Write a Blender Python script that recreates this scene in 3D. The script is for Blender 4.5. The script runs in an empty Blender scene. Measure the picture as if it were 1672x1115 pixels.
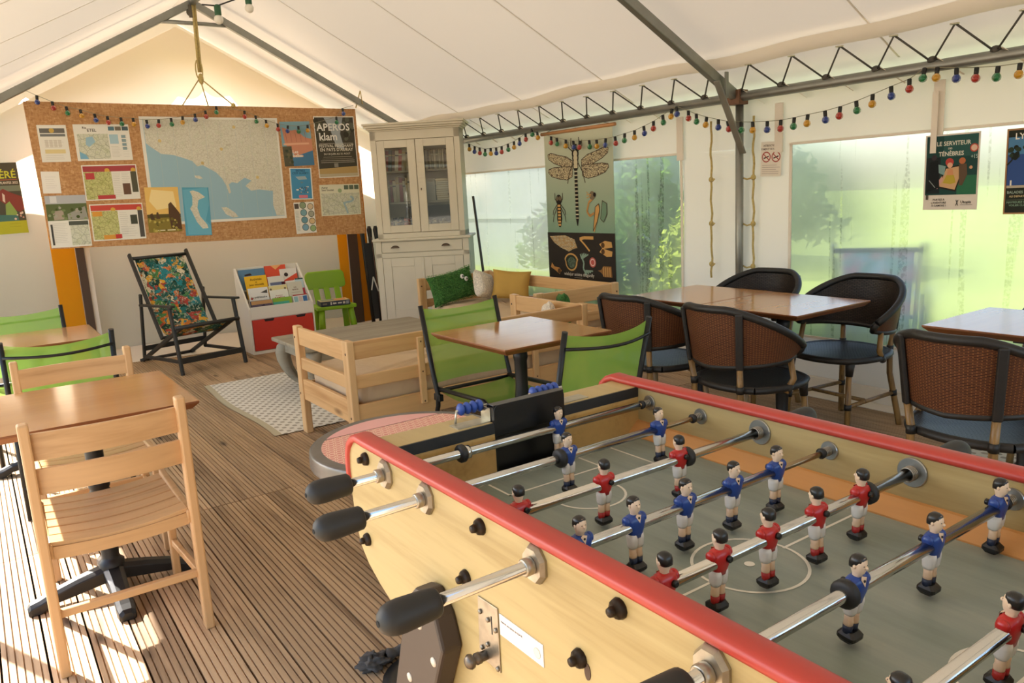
import bpy, math, random
from mathutils import Vector as V, Matrix
random.seed(7)
R = math.radians
S = bpy.context.scene
COL = S.collection

# ------------------------------------------------------------------ camera, sky, sun, exposure
CAM_H, F_PX, CX, CY = 1.40, 1276.0, 836.0, 557.5
yaw, pitch, roll = R(34.32), R(10.93), R(-3.11)
FW = V((math.sin(yaw) * math.cos(pitch), math.cos(yaw) * math.cos(pitch), -math.sin(pitch)))
rt0 = V((math.cos(yaw), -math.sin(yaw), 0)); up0 = rt0.cross(FW)
RT = math.cos(roll) * rt0 + math.sin(roll) * up0
UP = -math.sin(roll) * rt0 + math.cos(roll) * up0
CAM = V((0, 0, CAM_H))
cd = bpy.data.cameras.new('camera'); cam = bpy.data.objects.new('camera', cd); COL.objects.link(cam)
cd.sensor_fit = 'HORIZONTAL'; cd.sensor_width = 36.0; cd.lens = F_PX / 1672 * 36.0
cd.clip_start = 0.02; cd.clip_end = 300
cam.matrix_world = Matrix(((RT.x, UP.x, -FW.x, 0), (RT.y, UP.y, -FW.y, 0), (RT.z, UP.z, -FW.z, CAM_H), (0, 0, 0, 1)))
S.camera = cam

SUN_TO = V((0.50, -1.12, -1.0)).normalized()          # direction the sunlight travels
w = bpy.data.worlds.new('sky'); S.world = w; w.use_nodes = True
nt = w.node_tree; bg = nt.nodes['Background']
sky = nt.nodes.new('ShaderNodeTexSky'); sky.sky_type = 'NISHITA'; sky.sun_disc = False
sky.sun_elevation = math.asin(-SUN_TO.z); sky.sun_rotation = math.atan2(-SUN_TO.x, -SUN_TO.y)
sky.air_density = 1.0; sky.dust_density = 2.0; sky.ozone_density = 1.0
nt.links.new(sky.outputs[0], bg.inputs[0]); bg.inputs[1].default_value = 0.42
sl = bpy.data.lights.new('sun', 'SUN'); so = bpy.data.objects.new('sun', sl); COL.objects.link(so)
sl.energy = 14.0; sl.angle = R(0.6); sl.color = (1.0, 0.955, 0.88)
so.rotation_euler = SUN_TO.to_track_quat('-Z', 'Y').to_euler(); so.location = (-3, 6, 8)
S.view_settings.view_transform = 'Standard'; S.view_settings.look = 'None'
S.view_settings.exposure = 0.70; S.view_settings.gamma = 1.0; S.view_settings.use_curve_mapping = False
S.cycles.max_bounces = 10; S.cycles.diffuse_bounces = 5; S.cycles.transparent_max_bounces = 12
S.cycles.sample_clamp_indirect = 6.0; S.cycles.use_denoising = True
S.cycles.caustics_reflective = False; S.cycles.caustics_refractive = False

# ------------------------------------------------------------------ photo pixel -> direction -> point on a known plane
def ray(x, y): return (FW + RT * ((x - CX) / F_PX) - UP * ((y - CY) / F_PX)).normalized()
def onX(x, y, X): d = ray(x, y); return CAM + d * (X / d.x)
def onY(x, y, Y): d = ray(x, y); return CAM + d * (Y / d.y)
def onZ(x, y, Z): d = ray(x, y); return CAM + d * ((Z - CAM_H) / d.z)

# ------------------------------------------------------------------ materials
def lin(h):
    if not isinstance(h, str): return (h[0], h[1], h[2], 1)
    h = h.lstrip('#'); c = [int(h[i:i + 2], 16) / 255 for i in (0, 2, 4)]
    return tuple((x / 12.92 if x <= .04045 else ((x + .055) / 1.055) ** 2.4) for x in c) + (1,)
def sc(c, k): return tuple(min(1, x * k) for x in c[:3]) + (1,)
MATS = {}
def newmat(name):
    m = bpy.data.materials.new(name); m.use_nodes = True
    n = m.node_tree.nodes; return m, m.node_tree, n['Principled BSDF'], n['Material Output']
def coords(t, scale=(1, 1, 1), src='Object', rot=(0, 0, 0)):
    tc = t.nodes.new('ShaderNodeTexCoord'); mp = t.nodes.new('ShaderNodeMapping')
    mp.inputs['Scale'].default_value = scale; mp.inputs['Rotation'].default_value = rot
    t.links.new(tc.outputs[src], mp.inputs[0]); return mp.outputs[0]
def noise(t, vec, scale, detail=3, rough=.5, dist=0):
    n = t.nodes.new('ShaderNodeTexNoise'); n.inputs['Scale'].default_value = scale
    n.inputs['Detail'].default_value = detail; n.inputs['Roughness'].default_value = rough; n.inputs['Distortion'].default_value = dist
    t.links.new(vec, n.inputs['Vector']); return n.outputs['Fac']
def ramp(t, fac, stops, interp='LINEAR'):
    r = t.nodes.new('ShaderNodeValToRGB'); cr = r.color_ramp; cr.interpolation = interp
    while len(cr.elements) > 1: cr.elements.remove(cr.elements[-1])
    cr.elements[0].position = stops[0][0]; cr.elements[0].color = lin(stops[0][1])
    for p, c in stops[1:]:
        e = cr.elements.new(p); e.color = lin(c)
    t.links.new(fac, r.inputs[0]); return r.outputs[0]
def math_(t, op, a, b=None, c=None):
    n = t.nodes.new('ShaderNodeMath'); n.operation = op
    for i, x in enumerate((a, b, c)):
        if x is None: continue
        if isinstance(x, (int, float)): n.inputs[i].default_value = x
        else: t.links.new(x, n.inputs[i])
    return n.outputs[0]
def mixc(t, fac, a, b, mode='MIX'):
    n = t.nodes.new('ShaderNodeMix'); n.data_type = 'RGBA'; n.blend_type = mode
    for i, x in ((0, fac), (6, a), (7, b)):
        if isinstance(x, (int, float)): n.inputs[i].default_value = x
        elif isinstance(x, tuple): n.inputs[i].default_value = x
        else: t.links.new(x, n.inputs[i])
    return n.outputs[2]
def bump(t, b, h, strength=.3, dist=.002):
    n = t.nodes.new('ShaderNodeBump'); n.inputs['Strength'].default_value = strength; n.inputs['Distance'].default_value = dist
    t.links.new(h, n.inputs['Height']); t.links.new(n.outputs[0], b.inputs['Normal'])
def mat(name, col, rough=.5, metal=0, var=0, scale=6, stretch=(1, 1, 1), bmp=0, spec=.5):
    if name in MATS: return MATS[name]
    m, t, b, o = newmat(name); c = lin(col)
    b.inputs['Roughness'].default_value = rough; b.inputs['Metallic'].default_value = metal
    b.inputs['Specular IOR Level'].default_value = spec
    if var or bmp:
        f = noise(t, coords(t, stretch), scale, 4)
        if var:
            mr = t.nodes.new('ShaderNodeMapRange'); mr.inputs[1].default_value = .25; mr.inputs[2].default_value = .75
            t.links.new(f, mr.inputs[0])
            t.links.new(mixc(t, mr.outputs[0], sc(c, 1 - var), sc(c, 1 + var)), b.inputs['Base Color'])
        else: b.inputs['Base Color'].default_value = c
        if bmp: bump(t, b, f, bmp)
    else: b.inputs['Base Color'].default_value = c
    MATS[name] = m; return m
def wood(name, c1, c2, axis=0, scale=14, rough=.45, knots=False, rand=0, spec=.5):
    if name in MATS: return MATS[name]
    m, t, b, o = newmat(name)
    st = [1, 1, 1]; st[axis] = .06
    vec = coords(t, tuple(st))
    oi = t.nodes.new('ShaderNodeObjectInfo')
    add = t.nodes.new('ShaderNodeVectorMath'); add.operation = 'ADD'
    sclr = math_(t, 'MULTIPLY', oi.outputs['Random'], 37.0)
    cmb = t.nodes.new('ShaderNodeCombineXYZ')
    for i in range(3): t.links.new(sclr, cmb.inputs[i])
    t.links.new(vec, add.inputs[0]); t.links.new(cmb.outputs[0], add.inputs[1])
    v = add.outputs[0]
    f1 = noise(t, v, scale, 5, .6, .6); f2 = noise(t, v, scale * 6, 2, .5)
    f = math_(t, 'ADD', math_(t, 'MULTIPLY', f1, .75), math_(t, 'MULTIPLY', f2, .25))
    col = ramp(t, f, [(.32, c2), (.5, c1), (.72, sc(lin(c1), 1.12))])
    if knots:
        vo = t.nodes.new('ShaderNodeTexVoronoi'); vo.inputs['Scale'].default_value = 5.5; st2 = [1, 1, 1]; st2[axis] = .3
        mp = coords(t, tuple(st2)); a2 = t.nodes.new('ShaderNodeVectorMath'); a2.operation = 'ADD'
        t.links.new(mp, a2.inputs[0]); t.links.new(cmb.outputs[0], a2.inputs[1]); t.links.new(a2.outputs[0], vo.inputs['Vector'])
        k = ramp(t, vo.outputs['Distance'], [(.04, (1, 1, 1)), (.13, (0, 0, 0))])
        col = mixc(t, k, col, sc(lin(c2), .5))
    if rand:
        k = math_(t, 'MULTIPLY_ADD', oi.outputs['Random'], 2 * rand, 1 - rand)
        hv = t.nodes.new('ShaderNodeHueSaturation'); t.links.new(k, hv.inputs['Value']); t.links.new(col, hv.inputs['Color']); col = hv.outputs[0]
    t.links.new(col, b.inputs['Base Color']); b.inputs['Roughness'].default_value = rough
    b.inputs['Specular IOR Level'].default_value = spec
    bump(t, b, f, .12, .001)
    MATS[name] = m; return m
def cloth(name, col, trans=.3, var=.04, scale=2.5, bmp=.0, see=0.0, tcol=None):
    if name in MATS: return MATS[name]
    m, t, b, o = newmat(name); t.nodes.remove(b); c = lin(col)
    d = t.nodes.new('ShaderNodeBsdfDiffuse'); tr = t.nodes.new('ShaderNodeBsdfTranslucent')
    f = noise(t, coords(t), scale, 4)
    cc = mixc(t, f, sc(c, 1 - var), sc(c, 1 + var))
    t.links.new(cc, d.inputs[0])
    if tcol: tr.inputs[0].default_value = lin(tcol)
    else: t.links.new(cc, tr.inputs[0])
    mx = t.nodes.new('ShaderNodeMixShader'); mx.inputs[0].default_value = trans
    t.links.new(d.outputs[0], mx.inputs[1]); t.links.new(tr.outputs[0], mx.inputs[2]); out = mx.outputs[0]
    if bmp:
        n = t.nodes.new('ShaderNodeBump'); n.inputs['Strength'].default_value = bmp; n.inputs['Distance'].default_value = .02
        t.links.new(noise(t, coords(t, (1, 1, .35)), scale * 1.5, 3), n.inputs['Height'])
        t.links.new(n.outputs[0], d.inputs['Normal'])
    if see:
        tp = t.nodes.new('ShaderNodeBsdfTransparent'); m2 = t.nodes.new('ShaderNodeMixShader'); m2.inputs[0].default_value = see
        t.links.new(out, m2.inputs[1]); t.links.new(tp.outputs[0], m2.inputs[2]); out = m2.outputs[0]
    t.links.new(out, o.inputs[0]); MATS[name] = m; return m
def ink(h, rough=.7):
    k = 'print_' + h.lstrip('#'); return MATS.get(k) or mat(k, h, rough, spec=.2)

# ------------------------------------------------------------------ mesh builder
class G:
    def __init__(s): s.v = []; s.f = []; s.m = []; s.s = []; s.uv = {}
    def add(s, vs, fs, m=0, sm=False):
        o = len(s.v); s.v += [tuple(p) for p in vs]
        for f in fs: s.f.append(tuple(i + o for i in f)); s.m.append(m); s.s.append(sm)
    def bx(s, x0, x1, y0, y1, z0, z1, m=0, M=None):
        vs = [V((x, y, z)) for z in (z0, z1) for y in (y0, y1) for x in (x0, x1)]
        if M is not None: vs = [M @ p for p in vs]
        s.add(vs, [(0, 2, 3, 1), (4, 5, 7, 6), (0, 1, 5, 4), (2, 6, 7, 3), (0, 4, 6, 2), (1, 3, 7, 5)], m)
        return s
    def bar(s, a, b, wd, th, m=0, up=(0, 0, 1)):            # rectangular bar from a to b
        a, b = V(a), V(b); d = (b - a).normalized(); u = V(up)
        if abs(d.dot(u)) > .97: u = V((0, 1, 0))
        r = d.cross(u).normalized(); u = r.cross(d)
        vs = [p + r * (i * wd / 2) + u * (j * th / 2) for p in (a, b) for i, j in ((-1, -1), (1, -1), (1, 1), (-1, 1))]
        s.add(vs, [(0, 1, 2, 3), (7, 6, 5, 4), (0, 4, 5, 1), (1, 5, 6, 2), (2, 6, 7, 3), (3, 7, 4, 0)], m); return s
    def loft(s, rings, m=0, caps=True, sm=True, closed=True, mf=None):
        n = len(rings[0]); o = len(s.v)
        for r in rings: s.v += [tuple(p) for p in r]
        for k in range(len(rings) - 1):
            for i in range(n if closed else n - 1):
                j = (i + 1) % n
                s.f.append((o + k * n + i, o + k * n + j, o + (k + 1) * n + j, o + (k + 1) * n + i)); s.m.append(mf[k] if mf else m); s.s.append(sm)
        if caps and closed:
            s.f.append(tuple(o + i for i in reversed(range(n)))); s.m.append(mf[0] if mf else m); s.s.append(False)
            e = o + (len(rings) - 1) * n
            s.f.append(tuple(e + i for i in range(n))); s.m.append(mf[-1] if mf else m); s.s.append(False)
        return s
    def tube(s, pts, r, n=10, m=0, caps=True, sm=True):
        pts = [V(p) for p in pts]; rings = []; u = None
        for k, p in enumerate(pts):
            d = (pts[min(k + 1, len(pts) - 1)] - pts[max(k - 1, 0)]).normalized()
            if u is None:
                u = V((0, 0, 1)) if abs(d.z) < .9 else V((1, 0, 0))
            x = d.cross(u).normalized(); u = x.cross(d).normalized()
            rr = r[k] if isinstance(r, (list, tuple)) else r
            rings.append([p + (x * math.cos(a) + u * math.sin(a)) * rr for a in (2 * math.pi * i / n for i in range(n))])
        return s.loft(rings, m, caps, sm)
    def lathe(s, prof, n=20, m=0, M=None, sm=True, mf=None, caps=True):
        M = M or Matrix.Identity(4)
        rings = [[M @ V((r * math.cos(2 * math.pi * i / n), r * math.sin(2 * math.pi * i / n), z)) for i in range(n)] for r, z in prof]
        return s.loft(rings, m, caps, sm, True, mf)
    def prism(s, poly, z0, z1, M=None, m=0, sm=False):
        M = M or Matrix.Identity(4); n = len(poly)
        vs = [M @ V((x, y, z)) for z in (z0, z1) for x, y in poly]
        s.add(vs, [tuple(reversed(range(n))), tuple(range(n, 2 * n))], m)
        o = len(s.v) - 2 * n
        for i in range(n):
            j = (i + 1) % n; s.f.append((o + i, o + j, o + n + j, o + n + i)); s.m.append(m); s.s.append(sm)
        return s
    def grid(s, fn, nu, nv, m=0, sm=True, flip=False, uvs=(1, 1)):
        o = len(s.v)
        for j in range(nv + 1):
            for i in range(nu + 1): s.v.append(tuple(fn(i / nu, j / nv)))
        for j in range(nv):
            for i in range(nu):
                a = o + j * (nu + 1) + i; q = (a, a + 1, a + nu + 2, a + nu + 1)
                uv = [(i / nu, j / nv), ((i + 1) / nu, j / nv), ((i + 1) / nu, (j + 1) / nv), (i / nu, (j + 1) / nv)]
                uv = [(x * uvs[0], y * uvs[1]) for x, y in uv]
                if flip: q = q[::-1]; uv = uv[::-1]
                s.uv[len(s.f)] = uv; s.f.append(q); s.m.append(m); s.s.append(sm)
        return s
    def ball(s, c, r, n=12, m=0, k=8):
        r = r if isinstance(r, (tuple, list)) else (r, r, r)
        rings = [[V((c[0] + r[0] * math.sin(t) * math.cos(a), c[1] + r[1] * math.sin(t) * math.sin(a), c[2] - r[2] * math.cos(t)))
                  for a in (2 * math.pi * i / n for i in range(n))] for t in [max(.05, min(math.pi - .05, math.pi * q / k)) for q in range(k + 1)]]
        return s.loft(rings, m)
    def mesh(s, name, mats):
        me = bpy.data.meshes.new(name); me.from_pydata(s.v, [], s.f)
        for x in (mats if isinstance(mats, (list, tuple)) else [mats]): me.materials.append(x)
        me.polygons.foreach_set('material_index', s.m); me.polygons.foreach_set('use_smooth', s.s)
        if s.uv:
            uvl = me.uv_layers.new(name='UVMap')
            for fi, uv in s.uv.items():
                st = me.polygons[fi].loop_start
                for k, c in enumerate(uv): uvl.data[st + k].uv = c
        me.update(); return me
    def build(s, name, mats, parent=None, bevel=0, loc=None, rot=None, mw=None):
        o = bpy.data.objects.new(name, s.mesh(name, mats)); COL.objects.link(o)
        if parent: o.parent = parent
        if loc: o.location = loc
        if rot: o.rotation_euler = rot
        if mw is not None: o.matrix_local = mw
        if bevel:
            md = o.modifiers.new('edge', 'BEVEL'); md.width = bevel; md.segments = 2; md.limit_method = 'ANGLE'; md.angle_limit = R(40)
        return o
def tag(o, label=None, cat=None, group=None, kind=None):
    for k, x in (('label', label), ('category', cat), ('group', group), ('kind', kind)):
        if x: o[k] = x
    return o
def untag(o):
    for k in ('label', 'category'):
        if k in o: del o[k]
def thing(name, label, cat, loc=(0, 0, 0), rz=0, group=None):
    o = bpy.data.objects.new(name, None); COL.objects.link(o); o.empty_display_size = .1
    o.location = loc; o.rotation_euler = (0, 0, rz); return tag(o, label, cat, group)
KIDS = {}
def copy_tree(o, parent=None):
    c = o.copy(); COL.objects.link(c)
    if parent: c.parent = parent
    for ch in [x for x in bpy.data.objects if x.parent == o]: copy_tree(ch, c)
    return c
def dup(o, loc, rz, label):
    c = copy_tree(o); c.location = loc; c.rotation_euler = (0, 0, rz); c['label'] = label; return c
def part(parent, name, mats, fn, bevel=0):
    g = G(); fn(g); return g.build(name, mats, parent, bevel)
def arc(cx, cy, r, a0, a1, n): return [(cx + r * math.cos(R(a0 + (a1 - a0) * i / n)), cy + r * math.sin(R(a0 + (a1 - a0) * i / n))) for i in range(n + 1)]

# lettering: glyph outlines turned into flat meshes
TXT = {}
def text_geo(s, bold=False):
    if (s, bold) in TXT: return TXT[(s, bold)]
    cu = bpy.data.curves.new('lettering', 'FONT'); cu.body = s; cu.size = 1; cu.resolution_u = 2
    if bold: cu.offset = .018
    o = bpy.data.objects.new('lettering', cu); COL.objects.link(o)
    me = o.evaluated_get(bpy.context.evaluated_depsgraph_get()).to_mesh()
    vs = [(p.co.x, p.co.y) for p in me.vertices]; fs = [tuple(p.vertices) for p in me.polygons]
    bpy.data.objects.remove(o); bpy.data.curves.remove(cu)
    TXT[(s, bold)] = (vs, fs); return vs, fs
def sheet(name, label, cat, W, H, base, elems, M, group=None, thick=.0012, curl=0):
    """flat printed sheet: x right, y up, origin top-left corner; elems in fractions from the top-left"""
    g = G(); cols = [base]
    def mi(c):
        if c not in cols: cols.append(c)
        return cols.index(c)
    g.bx(0, W, -H, 0, -thick, 0, 0)
    z = .0004
    for e in elems:
        k = e[0]; c = mi(e[-1])
        if k == 'r':
            x0, y0, x1, y1 = e[1] * W, -e[2] * H, e[3] * W, -e[4] * H
            g.add([(x0, y1, z), (x1, y1, z), (x1, y0, z), (x0, y0, z)], [(0, 1, 2, 3)], c)
        elif k == 'p':
            ps = [(x * W, -y * H, z) for x, y in e[1]]
            ar = sum(ps[i][0] * ps[(i + 1) % len(ps)][1] - ps[(i + 1) % len(ps)][0] * ps[i][1] for i in range(len(ps)))
            if ar < 0: ps = ps[::-1]
            g.add(ps, [tuple(range(len(ps)))], c)
        elif k == 'c':                                            # cx, cy, r (fraction of W)
            n = 18; g.add([(e[1] * W + e[3] * W * math.cos(a), -e[2] * H + e[3] * W * math.sin(a), z) for a in (2 * math.pi * i / n for i in range(n))], [tuple(range(n))], c)
        elif k == 'l':                                            # points, width (fraction of W)
            w2 = e[2] * W / 2
            for a, b in zip(e[1][:-1], e[1][1:]):
                a = V((a[0] * W, -a[1] * H, z)); b = V((b[0] * W, -b[1] * H, z)); d = b - a
                if d.length < 1e-6: continue
                n_ = V((-d.y, d.x, 0)).normalized() * w2
                g.add([a - n_, b - n_, b + n_, a + n_], [(0, 1, 2, 3)], c)
        elif k == 't':                                            # x, baseline y, cap height (fraction of H), text, align, max width (fraction of W)
            _, x, y, h, s_, al, mw_, _c = e
            vs, fs = text_geo(s_, True)
            if not vs: continue
            xs = [p[0] for p in vs]; wd = max(xs) - min(xs); k_ = h * H / .7
            kx = k_
            if mw_ and wd * kx > mw_ * W: kx = mw_ * W / wd
            off = {'L': -min(xs), 'C': -(max(xs) + min(xs)) / 2, 'R': -max(xs)}[al]
            g.add([(x * W + (p[0] + off) * kx, -y * H + p[1] * k_, z) for p in vs], fs, c)
        z += .00005
    o = g.build(name, [ink(c) if isinstance(c, str) else c for c in cols]); o.matrix_world = M
    return tag(o, label, cat, group)
def M_axes(o, x, y, z): return Matrix(((x[0], y[0], z[0], o[0]), (x[1], y[1], z[1], o[1]), (x[2], y[2], z[2], o[2]), (0, 0, 0, 1)))
def quad_on_Y(tl, tr, bl, Y):
    a, b, c = onY(*tl, Y), onY(*tr, Y), onY(*bl, Y); x = (b - a).normalized(); zz = V((0, -1, 0)); y = zz.cross(x)
    return (b - a).length, abs((c - a).dot(y)), M_axes(a, x, y, zz)
def quad_on_X(tl, tr, bl, X):
    a, b, c = onX(*tl, X), onX(*tr, X), onX(*bl, X); x = (b - a).normalized(); zz = V((-1, 0, 0)); y = zz.cross(x)
    return (b - a).length, abs((c - a).dot(y)), M_axes(a, x, y, zz)

# ------------------------------------------------------------------ the marquee: deck, fabric, windows
XL, XR, YG, YB, XM = -0.47, 4.455, 8.45, -2.2, 2.0
EAVE, RIDGE = 1.97, 3.27
def roof_z(x): return RIDGE - (RIDGE - EAVE) * abs(x - XM) / (XR - XM)
pvc = cloth('tent_pvc', '#efe7da', .16, .03, 1.2, .25, tcol='#fff2e2')
pvc_gable = cloth('gable_pvc', '#f0e6d4', .50, .04, 1.0, .3, tcol='#ffecd0')
pvc_roof = cloth('roof_pvc', '#e8e2d8', .056, .02, .8, .12, tcol='#fff2e0')
pvc_hem = cloth('hem_pvc', '#ece2d2', .10, .03, 3, tcol='#ffeedd')
deckm = wood('deck_wood', '#b39470', '#7f6448', 1, 9, .62, True, .16, .3)
under = mat('deck_shadow_gap', '#2a1d12', .9)

floor = G().bx(XL - .1, XR + .15, YB, YG + .3, -.12, -.034).build('floor', under)
tag(floor, kind='structure')
def plank_mesh(L):
    w2, dep, gw = .0595, .0070, .0048; P = [(-w2, -.03), (-w2, 0)]
    for k in range(5):
        c = -w2 + .0592 * 2 * (k + .75) / 5.5
        P += [(c - gw / 2, 0), (c - gw / 3, -dep), (c + gw / 3, -dep), (c + gw / 2, 0)]
    P += [(w2, 0), (w2, -.03)]
    Mx = M_axes((0, 0, 0), (1, 0, 0), (0, 0, 1), (0, -1, 0))
    g = G().prism(P, -L / 2, L / 2, Mx); return g.mesh('plank', deckm)
segs = [(YB, .62), (.626, 3.715), (3.721, 6.55), (6.556, YG + .28)]
pm = [plank_mesh(b - a) for a, b in segs]
nx = int((XR + .1 - XL) / .126) + 1
for i in range(nx):
    x = .770 - .126 * 10 + .063 + .126 * i
    if x < XL - .06 or x > XR + .12: continue
    for (a, b), me in zip(segs, pm):
        o = bpy.data.objects.new('plank', me); COL.objects.link(o); o.parent = floor; o.location = (x, (a + b) / 2, random.uniform(-.0008, .0008))

def wave(y, z, a=.010): return a * (math.sin(y * 5.1 + z * .7) + .6 * math.sin(y * 11.3 + 1.7 + z * 1.3) + .5 * math.sin(z * 4.2 + y * 2.2))
def wall_x(g, X, y0, y1, z0, z1, m=0, a=.010, flip=False, dx=0):
    nu = max(2, int((y1 - y0) / .09)); nv = max(1, int((z1 - z0) / .12))
    g.grid(lambda u, v: (X + dx + wave(y0 + (y1 - y0) * u, z0 + (z1 - z0) * v, a) * min(1, .25 + (z1 - z0)), y0 + (y1 - y0) * u, z0 + (z1 - z0) * v), nu, nv, m, True, flip)
WT, WBm = 1.595, .355
g = G()
wins = [(0.25, 3.205), (4.15, 7.45)]
wall_x(g, XR, YB, YG, WT, 1.945)
wall_x(g, XR, YB, YG, .0, WBm)
for a, b in ((YB, wins[0][0]), (wins[0][1], wins[1][0]), (wins[1][1], YG)): wall_x(g, XR, a, b, WBm, WT)
wall_right = tag(g.build('wall_right', pvc), kind='structure')
g = G()                                                   # welded hems round the panes and the seams between panels
for a, b in wins:
    for z in (WT, WBm): g.bx(XR - .021, XR - .012, a - .015, b + .015, z - .006, z + .010)
    for y in (a, b): g.bx(XR - .021, XR - .012, y - .010, y + .010, WBm, WT)
for y in (2.27,): g.bx(XR - .032, XR - .024, y - .03, y + .03, 1.48, 1.86)
for y in (4.15, 3.29): g.bx(XR - .034, XR - .022, y - .03, y + .03, 1.55, 1.86)
tag(g.build('trim_1', pvc, bevel=.002), kind='structure')
g = G(); g.bx(XR - .17, XR - .02, YB, 7.3, .001, .007); g.bx(XR - .05, XR - .02, YB, 7.3, .007, .10)
tag(g.build('trim_2', pvc_hem, bevel=.002), kind='structure')

def fog_pane(name, clear=.45, tint='#a9ad9f'):
    m, t, b, o = newmat(name); t.nodes.remove(b)
    tp = t.nodes.new('ShaderNodeBsdfTransparent'); tp.inputs[0].default_value = lin(tint)
    tl = t.nodes.new('ShaderNodeBsdfTranslucent'); tl.inputs[0].default_value = lin('#bdb9a8')
    rf = t.nodes.new('ShaderNodeBsdfRefraction'); rf.inputs['IOR'].default_value = 1.12; rf.inputs['Roughness'].default_value = .55
    gl = t.nodes.new('ShaderNodeBsdfGlossy'); gl.inputs['Roughness'].default_value = .30
    df = t.nodes.new('ShaderNodeBsdfDiffuse'); df.inputs[0].default_value = lin('#c9cfca')
    run = noise(t, coords(t, (1, 1, .035)), 15, 2, .5)           # drip tracks in the condensation
    bead = ramp(t, noise(t, coords(t), 60, 2), [(.42, (.25, .25, .25)), (.55, (1, 1, 1))])
    cl = noise(t, coords(t, (1, 1, .8)), 2.2, 4)
    fr = math_(t, 'MULTIPLY', ramp(t, run, [(.615, (0, 0, 0)), (.64, (1, 1, 1))]), bead)
    cr = ramp(t, cl, [(.35, (0, 0, 0)), (.7, (1, 1, 1))])
    fac = math_(t, 'ADD', math_(t, 'MULTIPLY', fr, .34), math_(t, 'MULTIPLY', cr, .14))
    fac = math_(t, 'ADD', fac, clear); fac = math_(t, 'MINIMUM', fac, .9)
    a = t.nodes.new('ShaderNodeMixShader'); a.inputs[0].default_value = .62
    t.links.new(tl.outputs[0], a.inputs[1]); t.links.new(rf.outputs[0], a.inputs[2])
    c = t.nodes.new('ShaderNodeMixShader'); t.links.new(fac, c.inputs[0]); t.links.new(a.outputs[0], c.inputs[1]); t.links.new(tp.outputs[0], c.inputs[2])
    d = t.nodes.new('ShaderNodeMixShader'); d.inputs[0].default_value = .10; t.links.new(c.outputs[0], d.inputs[1]); t.links.new(df.outputs[0], d.inputs[2])
    e = t.nodes.new('ShaderNodeMixShader'); fz = t.nodes.new('ShaderNodeFresnel'); fz.inputs[0].default_value = 1.3
    t.links.new(math_(t, 'MULTIPLY', fz.outputs[0], .22), e.inputs[0]); t.links.new(d.outputs[0], e.inputs[1]); t.links.new(gl.outputs[0], e.inputs[2])
    t.links.new(e.outputs[0], o.inputs[0]); return m
pane_a = fog_pane('fogged_pane', .20); pane_b = fog_pane('fogged_pane_pale', .40, '#c4c8ba')
for k, ((a, b), pmt) in enumerate(zip(wins, (pane_a, pane_b))):
    g = G(); wall_x(g, XR, a, b, WBm, WT, 0, .004)
    tag(g.build('window_%d' % (k + 1), pmt), kind='structure')

# side towards the sun stands open between two short fabric panels
g = G()
for a, b in ((YB, .3), (7.2, YG)): wall_x(g, XL, a, b, 0, 1.87, flip=True)
wall_x(g, XL, .3, 7.2, 1.62, 1.87, flip=True)
tag(g.build('wall_left', pvc), kind='structure')

def gable(g, Y, zlow=0, k=1):
    nu, nv = 50, 22
    def fn(u, v):
        x = XL + (XR - XL) * u; zt = roof_z(x) - .13; z = zlow + (zt - zlow) * v
        return (x, Y + k * (.012 * math.sin(x * 4.3 + z) + .010 * math.sin(x * 9.1 + 2 * z) + .012 * math.sin(z * 3 + x)), z)
    g.grid(fn, nu, nv)
g = G(); gable(g, YG); tag(g.build('wall_gable', pvc_gable), kind='structure')
g = G()                                                    # unseen end, left open between side curtains to let fill light in
for a, b in ((XL, XL + .6), (XR - .6, XR)): g.grid(lambda u, v: (a + (b - a) * u, YB + .02 * math.sin(u * 20), 1.9 * v), 12, 6)
g.grid(lambda u, v: (XL + (XR - XL) * u, YB, 1.9 + (roof_z(XL + (XR - XL) * u) - .05 - 1.9) * v), 30, 6)
tag(g.build('wall_back', pvc), kind='structure')
g = G(); g.grid(lambda u, v: (XL + .05 + (XR - XL - .1) * u, YG - .02 - v * (.50 + .06 * math.sin(u * 17)), .004 + .07 * (1 - v) ** 3 + .012 * abs(math.sin(u * 40 + v * 5)) * (1 - v)), 60, 6)
tag(g.build('trim_3', pvc_hem), kind='structure')

g = G()
for sgn in (-1, 1):
    half = XR - XM + .12
    def fn(u, v, sgn=sgn):
        y = YB - .2 + (YG + .55 - YB + .2) * u; x = XM + sgn * half * v
        sag = .030 * math.sin(math.pi * v) * abs(math.sin(math.pi * (y - 3.58) / 4.3))
        return (x, y, roof_z(x) + .06 - sag)
    g.grid(fn, 48, 10, 0, True, sgn < 0)
ceiling = tag(g.build('ceiling', pvc_roof), kind='structure')
g = G()                                                    # welded roof seams
for y in (1.45, 2.52, 4.66, 5.75, 6.8):
    for sgn in (-1, 1):
        pts = []
        for q in range(9):
            x = XM + sgn * (XR - XM) * q / 8; sag = .030 * math.sin(math.pi * abs(x - XM) / (XR - XM + .12)) * abs(math.sin(math.pi * (y - 3.58) / 4.3))
            pts.append(V((x, y, roof_z(x) + .052 - sag)))
        for a, b in zip(pts[:-1], pts[1:]): g.bar(a, b, .012, .002)
tag(g.build('trim_4', pvc_roof), kind='structure')
g = G()                                                    # pocket hem of the roof sheet that the bungee cords pull on
for sgn in (-1, 1):
    def fn(u, v, sgn=sgn):
        y = YB + (7.75 - YB) * u; x = XM + sgn * (2.10 + .115 * v) ; b = .012 * math.sin(math.pi * v) + .010 * math.sin(y * 2.4) + .008 * math.sin(y * 5.9)
        return (x, y, roof_z(x) + .012 - b)
    g.grid(fn, 80, 5, 0, True, sgn > 0)
tag(g.build('trim_5', cloth('roof_hem_pvc', '#f3ebdc', .42, .03, 3, tcol='#fff6ea')), kind='structure')
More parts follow.
